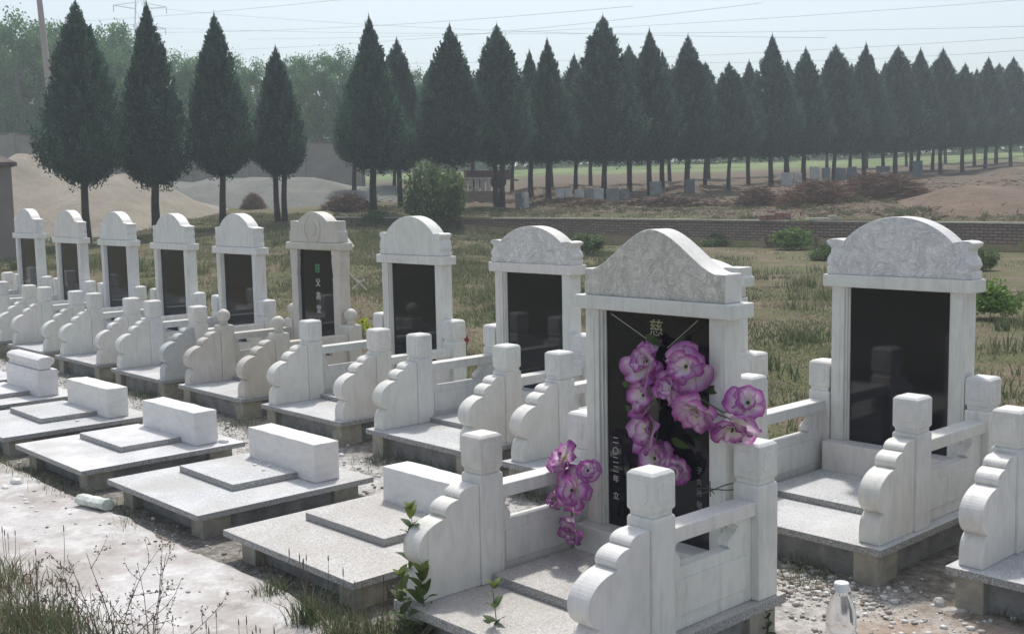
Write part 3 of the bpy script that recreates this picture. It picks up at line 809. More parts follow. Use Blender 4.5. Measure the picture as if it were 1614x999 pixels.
bouquet('flower_spray', 'purple flower spray leaning out to the right over the rear post', 'flowers',
  [(1178, 636, .090, 0, .9, .6), (1156, 672, .115, -.03, .2, -1.1)], ys-.02,
  [([(1100, 636, -.05), (1130, 652, -.02), (1162, 664, 0)], .003), ([(1104, 628, -.05), (1140, 650, -.03), (1170, 645, 0)], .003), ([(1095, 632, -.04), (1128, 648, -.01), (1150, 660, -.01)], .0025)])
bouquet('flower_bunch', 'purple and white flower bunch hanging by the left rail and pillar', 'flowers',
  [(890, 722, .098, 0, -.4, .7), (906, 772, .115, -.03, 0, .1), (878, 785, .06, 0, -.7, .0), (928, 742, .06, .0, .6, .4), (902, 834, .085, 0, .1, -.5)], Y9+.80,
  [([(895, 712, .02), (900, 770, .02), (902, 840, .02)], .004)])
# yellow flowers and red flowers behind the back row
fy, fb = None, None
yb_ = bouquet('yellow_flower_bunch', 'small yellow green flower bunch beyond the ball finial grave', 'flowers', [(573, 508, .05, 0, .2, .5), (580, 516, .045, 0, .4, .2), (568, 515, .04, 0, -.3, .3)], 1.32, [([(573, 510, 0), (574, 545, .03)], .004)])
for ch in yb_[0].children:
    if ch.name.startswith('bloom'): ch.data.materials[0] = YPETAL
rb_ = bouquet('red_flower_bunch', 'small faded red flower bunch on the ground left of the low arched headstone', 'flowers', [(735, 538, .045, 0, 0, .5), (730, 545, .04, 0, -.3, .3)], 1.45, [([(735, 538, 0), (736, 575, .03)], .004)])
for ch in rb_[0].children:
    if ch.name.startswith('bloom'): ch.data.materials[0] = RPETAL
# twisted wire between pillar and rear post
mb = MB(); yw = ys-.075
A, B = [1097, 775], [1156, 766]
for s_ in (1, -1):
    P = []
    for i in range(13):
        u = i/12; P.append(Vector(ony(A[0]+(B[0]-A[0])*u, A[1]+(B[1]-A[1])*u+s_*5*math.cos(u*math.pi*1.0)*(1 if i else 1), yw)))
    mb.tube(P, .0024, 5)
P = [Vector(ony(1119, 758, yw)), Vector(ony(1120, 782, yw))]; mb.tube(P, .0022, 5); mb.tube([Vector(ony(1113, 764, yw)), Vector(ony(1126, 778, yw))], .0022, 5)
o = link('twisted_wire', mb.mesh('twisted_wire', WIRE)); tag(o, 'thin dark twisted wire stretched from the flowered headstone to its rear post', 'wire')
# white sticks behind the weathered grave
for i, (a_, b_, lab) in enumerate((((540, 422), (577, 456), 'long thin white stick leaning behind the weathered grave'), ((574, 441), (556, 455), 'short pale stick crossing the long thin white stick'))):
    ya_, yb2 = 1.35, 1.9+.1*i
    mb = MB(); mb.tube([Vector(ony(*a_, ya_)), Vector(ony(*b_, yb2))], .010, 6); o = link('wooden_stick', mb.mesh('wooden_stick', STICK)); tag(o, lab, 'stick')
mb = MB(); A = Vector(ony(533, 362, 1.22)); B = Vector(ony(556, 390, 1.24))
mb.tube([A, A.lerp(B, .5)+Vector((0, 0, .01)), B], .018, 4); o = link('wooden_plank', mb.mesh('wooden_plank', STICK)); tag(o, 'pale slat leaning against the back of the weathered headstone', 'slat')

# ------------------------------------------------------------------ vegetation builders
def rot_align(P, dirs):
    """P (k,3) template with length along +z ; dirs (n,3) -> (n,k,3)"""
    dirs = dirs/np.linalg.norm(dirs, axis=1, keepdims=True)
    ref = np.where(np.abs(dirs[:, 2:3]) > .9, np.array([[1., 0, 0]]), np.array([[0, 0, 1.]]))
    a = np.cross(ref, dirs); a /= np.linalg.norm(a, axis=1, keepdims=True); b = np.cross(dirs, a)
    return a, b, dirs
def scatter_leaves(pos, dirs, L, Wd, rs, quad=True):
    n = len(pos); a, b, dd = rot_align(None, dirs)
    th = rs.rand(n)*np.pi*2; s = a*np.cos(th)[:, None]+b*np.sin(th)[:, None]
    L = np.broadcast_to(L, n)[:, None]; Wd = np.broadcast_to(Wd, n)[:, None]
    p0 = pos; p1 = pos+dd*L*.45+s*Wd; p2 = pos+dd*L; p3 = pos+dd*L*.45-s*Wd
    V = np.stack([p0, p1, p2, p3], 1).reshape(-1, 3); F = np.arange(n*4).reshape(n, 4)
    return V, F
def juniper_mesh(seed, slim=1.0, two=False):
    rs = np.random.RandomState(seed); P, Dd, T, LL = [], [], [], []
    ex = [.80, 1.05, .90, .85, 1.1, .95][seed % 6]
    def prof(t_): return min(1, ((t_+.02)/.16)**.6)*(max(0, 1-t_)**ex)*(1.10+.18*ex)*(.90 if t_ < .8 else .90-.5*(t_-.8))
    lump = [(rs.rand()*6.28, rs.rand()*.75, .12+.16*rs.rand()) for _ in range(14)]
    nb = 560
    for i in range(nb):
        t_ = rs.rand()**1.25*.97; az = rs.rand()*2*np.pi
        m = 1.0
        for la, lt, ls in lump:
            da = abs((az-la+math.pi) % (2*math.pi)-math.pi); m += ls*math.exp(-(da/.5)**2-((t_-lt)/.10)**2)
        rad = .175*slim*prof(t_)*m*.86
        base = np.array([math.cos(az)*rad*.86, math.sin(az)*rad*.86, t_-.03*(1-t_)])
        up = np.array([math.cos(az)*.30, math.sin(az)*.30, 1.0]); up /= np.linalg.norm(up)
        ln = (.012+.095*(1-t_))*(.5+1.0*rs.rand()); k = 62
        u = rs.rand(k); spread = (.004+.013*(1-t_))*(1-u*.9)
        P.append(base+np.outer(u*ln*1.6, up)+rs.randn(k, 3)*spread[:, None])
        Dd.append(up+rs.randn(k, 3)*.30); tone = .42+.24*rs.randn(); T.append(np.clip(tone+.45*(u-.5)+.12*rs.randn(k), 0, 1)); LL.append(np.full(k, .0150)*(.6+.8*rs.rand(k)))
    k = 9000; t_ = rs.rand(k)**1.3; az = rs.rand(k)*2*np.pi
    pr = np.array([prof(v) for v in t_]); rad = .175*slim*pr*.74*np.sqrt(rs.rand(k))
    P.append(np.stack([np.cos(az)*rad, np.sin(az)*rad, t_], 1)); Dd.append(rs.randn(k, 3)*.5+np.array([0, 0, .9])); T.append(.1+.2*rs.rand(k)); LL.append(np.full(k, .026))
    # pointed leaders
    for q_ in range(7 if not two else 10):
        az = rs.rand()*6.28; rr = 0 if q_ == 0 else .008+.018*rs.rand(); zt = 1.0 if q_ == 0 else (.93 if (two and q_ == 1) else .76+.12*rs.rand()); Lh = .16
        k = 330; u = rs.rand(k)**.8; sp_ = .0125*(1-u)+.0012
        P.append(np.stack([math.cos(az)*rr+rs.randn(k)*sp_, math.sin(az)*rr+rs.randn(k)*sp_, zt-Lh*(1-u)], 1)); Dd.append(rs.randn(k, 3)*.28+np.array([0, 0, 1.])); T.append(np.clip(.45+.1*rs.randn(k), 0, 1)); LL.append(np.full(k, .014))
    P = np.concatenate(P); Dd = np.concatenate(Dd); T = np.concatenate(T); LL = np.concatenate(LL)
    pz = np.array([prof(min(1, max(0, z))) for z in P[:, 2]]); rr_ = np.hypot(P[:, 0], P[:, 1]); az_ = np.arctan2(P[:, 1], P[:, 0])
    lim = .175*slim*pz*(1.02+.17*np.sin(az_*3+P[:, 2]*11+seed)+.14*np.sin(az_*9+P[:, 2]*31+seed*2)+.14*rs.rand(len(P))+.45*(rs.rand(len(P)) > .93))+.004
    keep = (rr_ < lim) & (P[:, 2] < 1.02); P, Dd, T, LL = P[keep], Dd[keep], T[keep], LL[keep]
    AP, AD, AT, AL = [P], [Dd], [T], [LL]
    for q_ in range(95):           # feathery branch tips that break the outline
        if q_ == 0: az, zt, rr, Lh = 0, 1.02, 0, .20
        elif two and q_ == 1: az, zt, rr, Lh = rs.rand()*6.28, .965, .022, .12
        else:
            az = rs.rand()*6.28; zt = .10+.76*rs.rand()**.8; rr = .175*slim*prof(min(1, zt))*(.88+.20*rs.rand()); Lh = .05+.06*rs.rand()
        k = int(2200*Lh); u = rs.rand(k)**.75; sp_ = (.0062 if q_ > 1 else .009)*(1-u)+.0004; o_ = 0 if rr == 0 else .22*Lh
        AP.append(np.stack([math.cos(az)*(rr-o_*(1-u))+rs.randn(k)*sp_, math.sin(az)*(rr-o_*(1-u))+rs.randn(k)*sp_, zt-Lh*(1-u)+(Lh*.5 if q_ > 1 else 0)], 1))
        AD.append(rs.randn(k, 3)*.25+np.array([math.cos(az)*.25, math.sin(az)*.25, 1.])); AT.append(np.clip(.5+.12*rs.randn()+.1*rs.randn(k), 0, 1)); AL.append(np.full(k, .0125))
    P, Dd, T, LL = map(np.concatenate, (AP, AD, AT, AL))
    tp = np.clip((1.04-P[:, 2])*5, .22, 1); LL = LL*tp; Dd = Dd*np.stack([tp, tp, np.ones(len(tp))], 1)
    cut = (P[:, 2] < .86) | (rs.rand(len(P)) < .55); P, Dd, T, LL = P[cut], Dd[cut], T[cut], LL[cut]
    V, F = scatter_leaves(P, Dd, LL, LL*.20, rs)
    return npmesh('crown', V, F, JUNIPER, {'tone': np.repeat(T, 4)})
def trunk_mesh(h, r, seed, mat, name='trunk', lean=.02, limbs=0):
    rs = np.random.RandomState(seed); mb = MB(); n = 7
    pts = [(h*lean*math.sin(i*1.3+seed)*.6, h*lean*math.cos(i*1.1+seed)*.6, h*i/(n-1)-.15*(i == 0)) for i in range(n)]
    mb.tube(pts, [r*(1.25 if i == 0 else 1-.55*i/(n-1)) for i in range(n)], 9)
    for q_ in range(limbs):
        az = rs.rand()*6.28; z0 = h*(.45+.4*rs.rand()); L = h*.22
        mb.tube([(0, 0, z0), (math.cos(az)*L*.5, math.sin(az)*L*.5, z0+L*.35), (math.cos(az)*L, math.sin(az)*L, z0+L*.9)], [r*.4, r*.25, r*.08], 5)
    return mb.mesh(name, mat, True)
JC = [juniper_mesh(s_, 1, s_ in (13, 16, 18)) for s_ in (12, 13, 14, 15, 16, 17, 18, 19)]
JT = [trunk_mesh(1, .025, 21, BARK, limbs=0), trunk_mesh(1, .028, 22, BARK), trunk_mesh(1, .024, 23, BARK)]
def juniper(px, d, ytop, ybot, halfw, label, idx, group, basey=None):
    x, y = at(px, d); zb = tz(x, y)
    ztop = zat(px, ytop, d); zc0 = zat(px, ybot+(0 if px < 500 else 5), d)
    root = empty('juniper_tree', (x, y, zb), 0, label, 'tree', group)
    H = ztop-zc0
    c_ = link('crown', JC[idx % len(JC)], root); c_.location = (0, 0, zc0-zb); rw = halfw*(1.02 if px < 500 else 1.08)/FPX*d/.175
    c_.scale = (rw, rw, H); c_.rotation_euler = (0, 0, idx*1.1)
    t_ = link('trunk', JT[idx % 3], root); th = (zc0-zb)+H*.75; t_.scale = (th*.85, th*.85, th)
    if px in (443, 788):
        t_.location = (-H1[0]*.13, -H1[1]*.13, 0); t2 = link('trunk', JT[(idx+1) % 3], root); t2.scale = (th*.75, th*.75, th); t2.location = (H1[0]*.13, H1[1]*.13, 0)
    return root
GJ = 'junipers planted in rows on the terrace'
junA = [(136, 0, 288, 70), (246, 2, 292, 62), (350, 20, 276, 55), (443, 72, 276, 45), (590, 24, 262, 58), (715, 38, 254, 62), (788, 38, 254, 56), (866, 60, 250, 46), (953, 25, 250, 64),
        (1025, 46, 248, 52), (1085, 55, 246, 50), (1149, 98, 243, 48), (1216, 54, 242, 50), (1268, 75, 239, 46), (1315, 70, 237, 46), (1362, 68, 235, 46), (1412, 73, 233, 46), (1447, 76, 231, 42), (1482, 76, 229, 44),
        (1517, 100, 227, 40), (1553, 90, 224, 44), (1592, 90, 222, 44), (1650, 92, 220, 46)]
labA = ['tall juniper farthest left, right of the pale pole', 'tall juniper second from left, in front of the power pylon', 'juniper third from left, beside the sand heap',
        'short juniper with a forked double trunk, fourth from left', 'tall slender juniper just left of centre above the grey heap', 'juniper with bright lower left side standing behind the round bush',
        'juniper with twin trunks rising above the low arched headstone', 'narrow pointed juniper right of the twin trunked one', 'tallest broad juniper above the foreground headstone',
        'juniper directly right of the tallest broad one', 'juniper with paler green tip right of centre', 'lower juniper in the dip of the treeline right of centre', 'tall pointed juniper at the start of the right hand group',
        'juniper above the brush pile, second in the right hand group', 'juniper third in the right hand group', 'juniper fourth in the right hand group, above the grey slabs', 'juniper fifth in the right hand group',
        'juniper sixth in the right hand group with a thin tip', 'juniper seventh in the right hand group', 'lower juniper near the right edge in a dip', 'juniper next to last at the right edge',
        'last whole juniper at the right edge', 'juniper cut by the right edge of the picture']
for i, ((px, yt, yb2, hw), lab) in enumerate(zip(junA, labA)):
    juniper(px, dtree(px)+(0 if px > 500 else 0), yt, yb2, hw, lab, i, GJ)
junB = [(632, 60, 262, 46), (838, 78, 250, 40), (908, 85, 248, 45), (993, 70, 248, 44), (1045, 80, 246, 44), (1112, 98, 244, 42), (1180, 95, 242, 40), (1240, 95, 240, 38), (1340, 100, 236, 40), (1392, 98, 234, 40), (1437, 100, 232, 40), (1470, 95, 230, 40), (1535, 108, 226, 38), (1570, 100, 223, 38)]
for i, (px, yt, yb2, hw) in enumerate(junB):
    l = (px-807)/FPX; d = 39.5/(.737-.675*l)
    juniper(px, d, yt, yb2, hw, ['juniper of the second row, right behind the slender one left of centre', 'juniper of the second row showing between the twin trunked and the narrow one',
      'second row juniper left of the tallest broad one', 'second row juniper right beside the tallest broad one', 'second row juniper whose trunk stands left of three thin trunks', 'second row juniper left of the dip in the treeline',
      'second row juniper right of the dip in the treeline', 'second row juniper just right of the tall pointed one', 'second row juniper above the grey slabs', 'second row juniper behind the fifth tree of the right group',
      'second row juniper behind the thin tipped one', 'second row juniper behind the seventh tree of the right group', 'second row juniper near the right edge', 'second row juniper farthest right'][i], i+3, GJ)

for i, px in enumerate(range(560, 1640, 62)):
    l = (px-807)/FPX; d = 46.5/(.737-.675*l)
    juniper(px, d, int(112+12*math.sin(i*2.3)+(10 if px > 1100 else 0)), int(250-(px-560)*.026), 34, 'rear row juniper, number %s from the left of those seen between the nearer trees' % ['one', 'two', 'three', 'four', 'five', 'six', 'seven', 'eight', 'nine', 'ten', 'eleven', 'twelve', 'thirteen', 'fourteen', 'fifteen', 'sixteen', 'seventeen', 'eighteen'][i], i+1, GJ)

def leafy_mesh(seed, nclump, k, R3, leaf, mat, clump_r, bottom=-.9, up=.2, name='crown', holes=.0):
    rs = np.random.RandomState(seed); P, T = [], []
    for i in range(nclump):
        v = rs.randn(3); v /= np.linalg.norm(v); v[2] = max(v[2], bottom)
        c_ = v*np.array(R3)*(.45+.55*rs.rand()**.5)
        P.append(c_+rs.randn(k, 3)*clump_r*(.6+.6*rs.rand())); T.append(np.clip(.5+.25*rs.randn()+.18*rs.randn(k), 0, 1))
    P = np.concatenate(P); T = np.concatenate(T); n = len(P)
    D_ = rs.randn(n, 3)+np.array([0, 0, up]); V, F = scatter_leaves(P, D_, leaf*(.7+.6*rs.rand(n)), leaf*.32, rs)
    return npmesh(name, V, F, mat, {'tone': np.repeat(T, 4)})
PC = [leafy_mesh(s, 230, 70, (.25, .25, .42), .020, POPLAR, .026, up=.6) for s in (31, 32, 33)]
PT = trunk_mesh(1, .018, 41, PBARK, limbs=4)
pops = [(-20, 25, 80), (5, 35, 82), (38, 8, 76), (92, 28, 80), (128, 50, 82), (165, 52, 76), (190, 28, 80), (222, 65, 78), (285, 75, 82), (318, 82, 78), (372, 82, 84), (412, 88, 78), (470, 82, 82), (505, 78, 78), (545, 70, 80), (575, 88, 84), (655, 104, 90), (690, 108, 96), (742, 118, 88), (775, 125, 96)]
plabs = ['poplar cut by the left edge of the picture', 'pale green poplar at the left edge', 'tallest poplar, left of the pale pole', 'poplar right of the pale pole top', 'poplar behind the first juniper', 'poplar showing between the first and second juniper',
 'poplar with a loose sparse top between the first and second juniper', 'poplar behind the second juniper', 'poplar between the second and third juniper', 'poplar behind the left side of the third juniper', 'poplar right of the third juniper',
 'poplar left of the short forked juniper', 'poplar right of the short forked juniper', 'light poplar in the gap between the short and the slender juniper', 'tall light poplar just left of the slender juniper', 'poplar behind the slender juniper',
 'poplar between the slender juniper and the one behind the bush', 'poplar behind the left side of the juniper by the bush', 'low poplar between the bush juniper and the twin trunked one', 'low poplar behind the twin trunked juniper']
for i, (px, yt, d) in enumerate(pops):
    x, y = at(px, d); zb = tz(x, y); ztop = zat(px, yt, d); H = ztop-zb
    root = empty('poplar_tree', (x, y, zb), 0, plabs[i], 'tree', 'poplars behind the concrete wall')
    c_ = link('crown', PC[i % 3], root); s_ = H*.62/.8; c_.scale = (s_*(.85+.1*(i % 3)), s_*.9, s_*1.12); c_.location = (0, 0, H-.46*s_*1.12); c_.rotation_euler = (0, 0, i*2.1)
    t_ = link('trunk', PT, root); t_.scale = (H*.9,)*3
# ---- far wood: one mass along the horizon
rs = np.random.RandomState(91); PP, TT = [], []
for i in range(900):
    px = rs.uniform(520, 1720); d = rs.uniform(128, 150); x, y = at(px, d); z0 = tz(x, y); h_ = (3.2+1.6*noise.noise(Vector((x*.12, y*.12, 0))))*rs.rand()**.5
    k = 40; PP.append(np.array([x, y, z0+h_])+rs.randn(k, 3)*np.array([1.0, 1.0, .6])); TT.append(np.clip(.4+.2*rs.randn()+.1*rs.randn(k), 0, 1))
PP = np.concatenate(PP); TT = np.concatenate(TT); V_, F_ = scatter_leaves(PP, rs.randn(len(PP), 3)+np.array([0, 0, .3]), .7, .25, rs)
tag(link('woodland', npmesh('woodland', V_, F_, POPLAR, {'tone': np.repeat(TT, 4)})), 'far green hedge and wood along the horizon behind the juniper trunks', 'woodland', kind='stuff')
# ---- bushes
BM = [leafy_mesh(s, 60, 60, (.48, .48, .5), .07, BUSHM, .09, bottom=-.2, up=.6, name='foliage') for s in (51, 52)]
WM = [leafy_mesh(s, 45, 50, (.45, .45, .42), .10, WEEDM, .09, bottom=-.2, up=1.2, name='foliage') for s in (53, 54)]
BST = trunk_mesh(1, .02, 55, PBARK, name='stem', limbs=5)
def bush(px, ybase, wpx, hpx, label, mats, i=0, d=None, name='bush'):
    if d is None:
        d = 12
        for d in np.arange(6, 60, .1):
            x, y = at(px, d)
            if zat(px, ybase, d) <= tz(x, y)+.002 and d > 7: break
        # first distance at which the sight line meets the ground
    x, y = at(px, d); z = tz(x, y)
    root = empty(name, (x, y, z), 0, label, 'bush', 'bushes on the rough field')
    w_ = wpx/FPX*d; h_ = hpx/FPX*d
    f_ = link('foliage', mats[i % len(mats)], root); f_.scale = (w_, w_, h_); f_.location = (0, 0, h_*.42); f_.rotation_euler = (0, 0, i)
    s_ = link('stem', BST, root); s_.scale = (h_*.6, h_*.6, h_*.75)
    return root
bush(685, 350, 95, 105, 'big round grey green bush in front of the low wall, left of centre', BM, 0, d=39.5)
bush(700, 345, 60, 100, 'smaller bush growing into the right side of the big round one', BM, 1, d=40.2)
bush(1250, 388, 62, 42, 'bright green weed bush against the brick wall at right', WM, 0, d=33.2)
bush(1304, 415, 55, 34, 'dark green low bush left of the large arched headstone', BM, 1)
bush(925, 402, 55, 34, 'green bush just right of the low arched headstone', BM, 0)
bush(1130, 395, 50, 30, 'small green bush behind the bell-shaped pediment', BM, 1)
bush(1550, 432, 50, 42, 'green bush right of the large arched pediment', BM, 0)
bush(1566, 503, 85, 62, 'bright leafy weed bush nearest the right edge', WM, 1)
bush(585, 345, 30, 26, 'low scrubby bush at the left end of the brick wall', BM, 1, d=41)

# ---- brush piles (thin twigs)
def brush_mesh(seed, n, mat, lx=1, name='twigs'):
    rs = np.random.RandomState(seed)
    a = rs.rand(n)*2*np.pi; r = np.sqrt(rs.rand(n)); h = (1-r**2)*rs.rand(n)**.5
    P = np.stack([r*np.cos(a)*.5, r*np.sin(a)*.5, h*.5], 1); Dd = np.stack([rs.randn(n), rs.randn(n), rs.randn(n)*.5+.1], 1)
    V, F = scatter_leaves(P, Dd, .16*(.5+rs.rand(n)), .0045+.008*rs.rand(n), rs)
    return npmesh(name, V, F, mat, {'tone': np.repeat(np.clip(.45+.25*rs.randn(n), 0, 1), 4)})
BR1, BR2 = brush_mesh(61, 7000, REDBRUSH), brush_mesh(62, 7000, STRAW)
def brush(px, ybase, wpx, hpx, label, me, depth=1.6, d=None):
    if d is None:
        for d in np.arange(dwall(px)+.6, 75, .2):
            x, y = at(px, d)
            if zat(px, ybase, d) <= tz(x, y)+.02: break
    x, y = at(px, d); w_ = wpx/FPX*d; h_ = hpx/FPX*d
    o = link('brush_pile', me); o.location = (x, y, tz(x, y)-.03); o.scale = (w_, max(depth, w_*.4), h_*2); o.rotation_euler = (0, 0, -YAW)
    tag(o, label, 'brush pile', 'piles of cut brush on the terrace'); return o
brush(1290, 332, 120, 38, 'reddish brown brush pile left of the large arched headstone', BR1, d=42)
brush(1385, 335, 160, 40, 'long reddish brown brush pile behind the large arched pediment', BR1, d=44)
brush(1195, 330, 70, 28, 'low reddish brush pile above the wall right of centre', BR1, d=43)
brush(1050, 330, 190, 16, 'flat spread of brown brush on the terrace behind the foreground headstone', BR2, d=45)
brush(548, 330, 80, 26, 'dark grey brown brush heap below the gap between two junipers', BR2, d=47)
brush(930, 332, 90, 12, 'thin scatter of brown twigs on the terrace left of centre', BR2, d=45)
brush(398, 302, 34, 24, 'tuft of rusty brush lying on the grey heap', BR1, d=52)
brush(900, 322, 120, 14, 'low reddish brush strip in front of the grey stone slabs', BR1, d=47)

# ---- dry litter over the terrace
rs = np.random.RandomState(63); PP = []
for i in range(9000):
    px = rs.uniform(560, 1720); d = rs.uniform(dwall(px)+.4, 62); x, y = at(px, d)
    if noise.noise(Vector((x*.35, y*.35, 31))) < -.05: continue
    PP.append((x, y, tz(x, y)+.03+.08*rs.rand()))
PP = np.array(PP); n = len(PP); V_, F_ = scatter_leaves(PP, rs.randn(n, 3)*np.array([1, 1, .35]), .35*(.4+rs.rand(n)), .012+.014*rs.rand(n), rs)
tag(link('litter', npmesh('litter', V_, F_, REDBRUSH, {'tone': np.repeat(np.clip(.45+.3*rs.randn(n), 0, 1), 4)})), 'dry twigs and brown litter strewn over the terrace between wall and junipers', 'litter', kind='stuff')
# ---- heaps
def heap(name, pts, label, mat, depth, d, cat='heap', seed=0, kind=None):
    """pts: silhouette (px, py top) ; ground from terrain"""
    pxs = [p_[0] for p_ in pts]; n = 60; m_ = 16; V = []; F = []
    for i in range(n):
        px = pxs[0]+(pxs[-1]-pxs[0])*i/(n-1); yt = interp(px, pxs, [p_[1] for p_ in pts])
        zt = zat(px, yt, d); x0_, y0_ = at(px, d)
        for j in range(m_):
            v = j/(m_-1)*2-1; dx, dy = H0[0]*v*depth, H0[1]*v*depth
            x, y = x0_+dx, y0_+dy; zg = tz(x, y)-.15
            pk = max(0, 1-abs(v))**.9
            z = zg+(zt-zg)*pk; nz_ = noise.noise(Vector((x*.5, y*.5, seed)))*.25+noise.noise(Vector((x*1.7, y*1.7, seed)))*.10
            V.append((x, y, z+nz_*pk*.6*min(1, abs(zt-zg))))
    for i in range(n-1):
        for j in range(m_-1):
            a = i*m_+j; F.append((a, a+m_, a+m_+1, a+1))
    o = link(name, npmesh(name, np.array(V), np.array(F), mat, smooth=True)); tag(o, label, cat); return o
def heapmat(name, a, b):
    t = MT(name, .95, .1); c = t.coord(); n = t.noise(c, .8, 7, .68); n2 = t.noise(c, 9, 5, .7); t.bump(t.math('ADD', n, n2), .9, .08)
    return t.col(t.mix(.4, t.ramp(n, [(.35, a), (.65, b)]), t.ramp(n2, [(.35, a), (.65, b)])))
SAND = heapmat('tan_sand', (.25, .225, .18), (.39, .355, .29)); GRAVEL = heapmat('grey_gravel', (.15, .16, .14), (.27, .27, .24)); DIRT = heapmat('brown_dirt', (.14, .105, .08), (.26, .20, .155))
heap('sand_heap', [(-120, 300), (-60, 262), (0, 252), (22, 246), (40, 234), (58, 236), (90, 262), (140, 276), (200, 268), (240, 280), (300, 322), (335, 356), (347, 366)], 'large tan sand heap behind the leftmost headstones', SAND, 9, 46, seed=1)
heap('gravel_heap', [(200, 300), (260, 282), (300, 285), (340, 277), (400, 276), (430, 280), (500, 278), (560, 292), (620, 290), (660, 305), (690, 330)], 'long grey gravel heap behind the junipers left of centre', GRAVEL, 6, 58, seed=2)
heap('dirt_mound', [(1395, 345), (1430, 322), (1480, 298), (1530, 290), (1590, 292), (1660, 300), (1740, 330)], 'brown earth mound behind the brick wall at the right edge', DIRT, 5, 40, seed=3)
heap('dirt_mound', [(1535, 290), (1565, 268), (1600, 262), (1650, 264), (1720, 290)], 'small reddish earth mound at the foot of the last junipers', DIRT, 3, 72, seed=4)
heap('dirt_mound', [(1465, 338), (1490, 322), (1530, 318), (1570, 322), (1620, 318), (1700, 335)], 'low pale earth mound in front of the brown one at the right edge', DIRT, 2.0, 35, seed=5)

# ---- brick wall with coping
t = MT('old_brick', .95, .15); c = t.coord()
mp = t.n('ShaderNodeMapping'); mp.inputs['Rotation'].default_value = (R(90), 0, 0); t.l(c, mp.inputs[0])
uv = t.n('ShaderNodeUVMap')
bk = t.n('ShaderNodeTexBrick'); bk.inputs['Scale'].default_value = 1; bk.inputs['Brick Width'].default_value = .25; bk.inputs['Row Height'].default_value = .085; bk.inputs['Mortar Size'].default_value = .016
bk.inputs['Color1'].default_value = (.22, .155, .12, 1); bk.inputs['Color2'].default_value = (.33, .23, .17, 1); bk.inputs['Mortar'].default_value = (.10, .09, .08, 1)
t.l(uv.outputs[0], bk.inputs['Vector']); n = t.noise(c, 2, 5, .7)
colr = t.mix(t.ramp(n, [(.5, 0), (.7, .6)]), bk.outputs[0], (.15, .15, .11)); t.bump(bk.outputs['Fac'], -.4, .01); BRICK = t.col(colr)
wr = empty('brick_wall', (*at(1100, dwall(1100)), 0), 0, 'low brick retaining wall with a pale coping across the field', 'wall')
pxs = np.linspace(525, 1760, 80); V = []; F = []; UV = []; s_ = 0; prev = None; C1 = []
b0_ = np.array([*at(1100, dwall(1100)), 0])
for px in pxs:
    x, y = at(px, dwall(px)); 
    if prev: s_ += math.hypot(x-prev[0], y-prev[1])
    prev = (x, y); zt = zwtop(px)
    nx_, ny_ = H0
    V += [(x-b0_[0], y-b0_[1], zt-wallh(px)-.3), (x-b0_[0], y-b0_[1], zt-.05), (x+nx_*.24-b0_[0], y+ny_*.24-b0_[1], zt-.05), (x+nx_*.24-b0_[0], y+ny_*.24-b0_[1], zt-wallh(px)-.3)]
    UV += [(s_, 0), (s_, wallh(px)+.25), (s_, wallh(px)+.49), (s_, 0)]; C1.append((x-b0_[0], y-b0_[1], zt))
for i in range(len(pxs)-1):
    for j in range(3): a = i*4+j; F.append((a, a+4, a+5, a+1))
me = npmesh('masonry', np.array(V), np.array(F), BRICK); ul = me.uv_layers.new(name='UVMap')
for lp_ in me.loops: ul.data[lp_.index].uv = UV[lp_.vertex_index]
link('masonry', me, wr)
cm_ = plain('coping_concrete', (.52, .49, .42), .9, .2)
for seg in ((0, 3), (5, 8), (16, 42), (42, 46), (48, 79)):
    mb = MB(); rings = []
    for i in range(seg[0], seg[1]+1):
        x, y, z = C1[i]; rings.append([(x-H0[0]*.03, y-H0[1]*.03, z-.048), (x+H0[0]*.27, y+H0[1]*.27, z-.048), (x+H0[0]*.27, y+H0[1]*.27, z-.005), (x-H0[0]*.03, y-H0[1]*.03, z-.005)])
    mb.loft(rings); link('coping', mb.mesh('coping', cm_), wr)
# loose bricks and blocks on the wall
def wall_block(px, w_, h_, lab, mat, name, cat):
    x, y = at(px, dwall(px)+.12); o = link(name, MB().box(-w_/2, w_/2, -.1, .1, 0, h_).mesh(name, mat), None, .012); o.location = (x, y, zwtop(px)-.003); o.rotation_euler = (0, 0, -YAW+R(3)); tag(o, lab, cat)
wall_block(1290, .75, .07, 'long pale stone lying on the wall coping', cm_, 'coping_stone', 'stone')
wall_block(1312, .22, .15, 'small pale block standing on the wall right of the long pale stone', cm_, 'stone_block', 'stone')
bs = MB(); rs = np.random.RandomState(8)
for r_ in range(4):
    for c_ in range(4):
        if rs.rand() > .15*r_: bs.box(c_*.24-.48+rs.rand()*.02, c_*.24-.26, -.1+rs.rand()*.02, .1, r_*.072, r_*.072+.065)
o = link('brick_stack', bs.mesh('brick_stack', plain('reddish_brick', (.30, .17, .14), .9, .3))); x, y = at(1222, dwall(1222)+.13); o.location = (x, y, zwtop(1222)-.002); o.rotation_euler = (0, 0, -YAW)
tag(o, 'low stack of reddish bricks on the wall above the bright green weed', 'bricks')

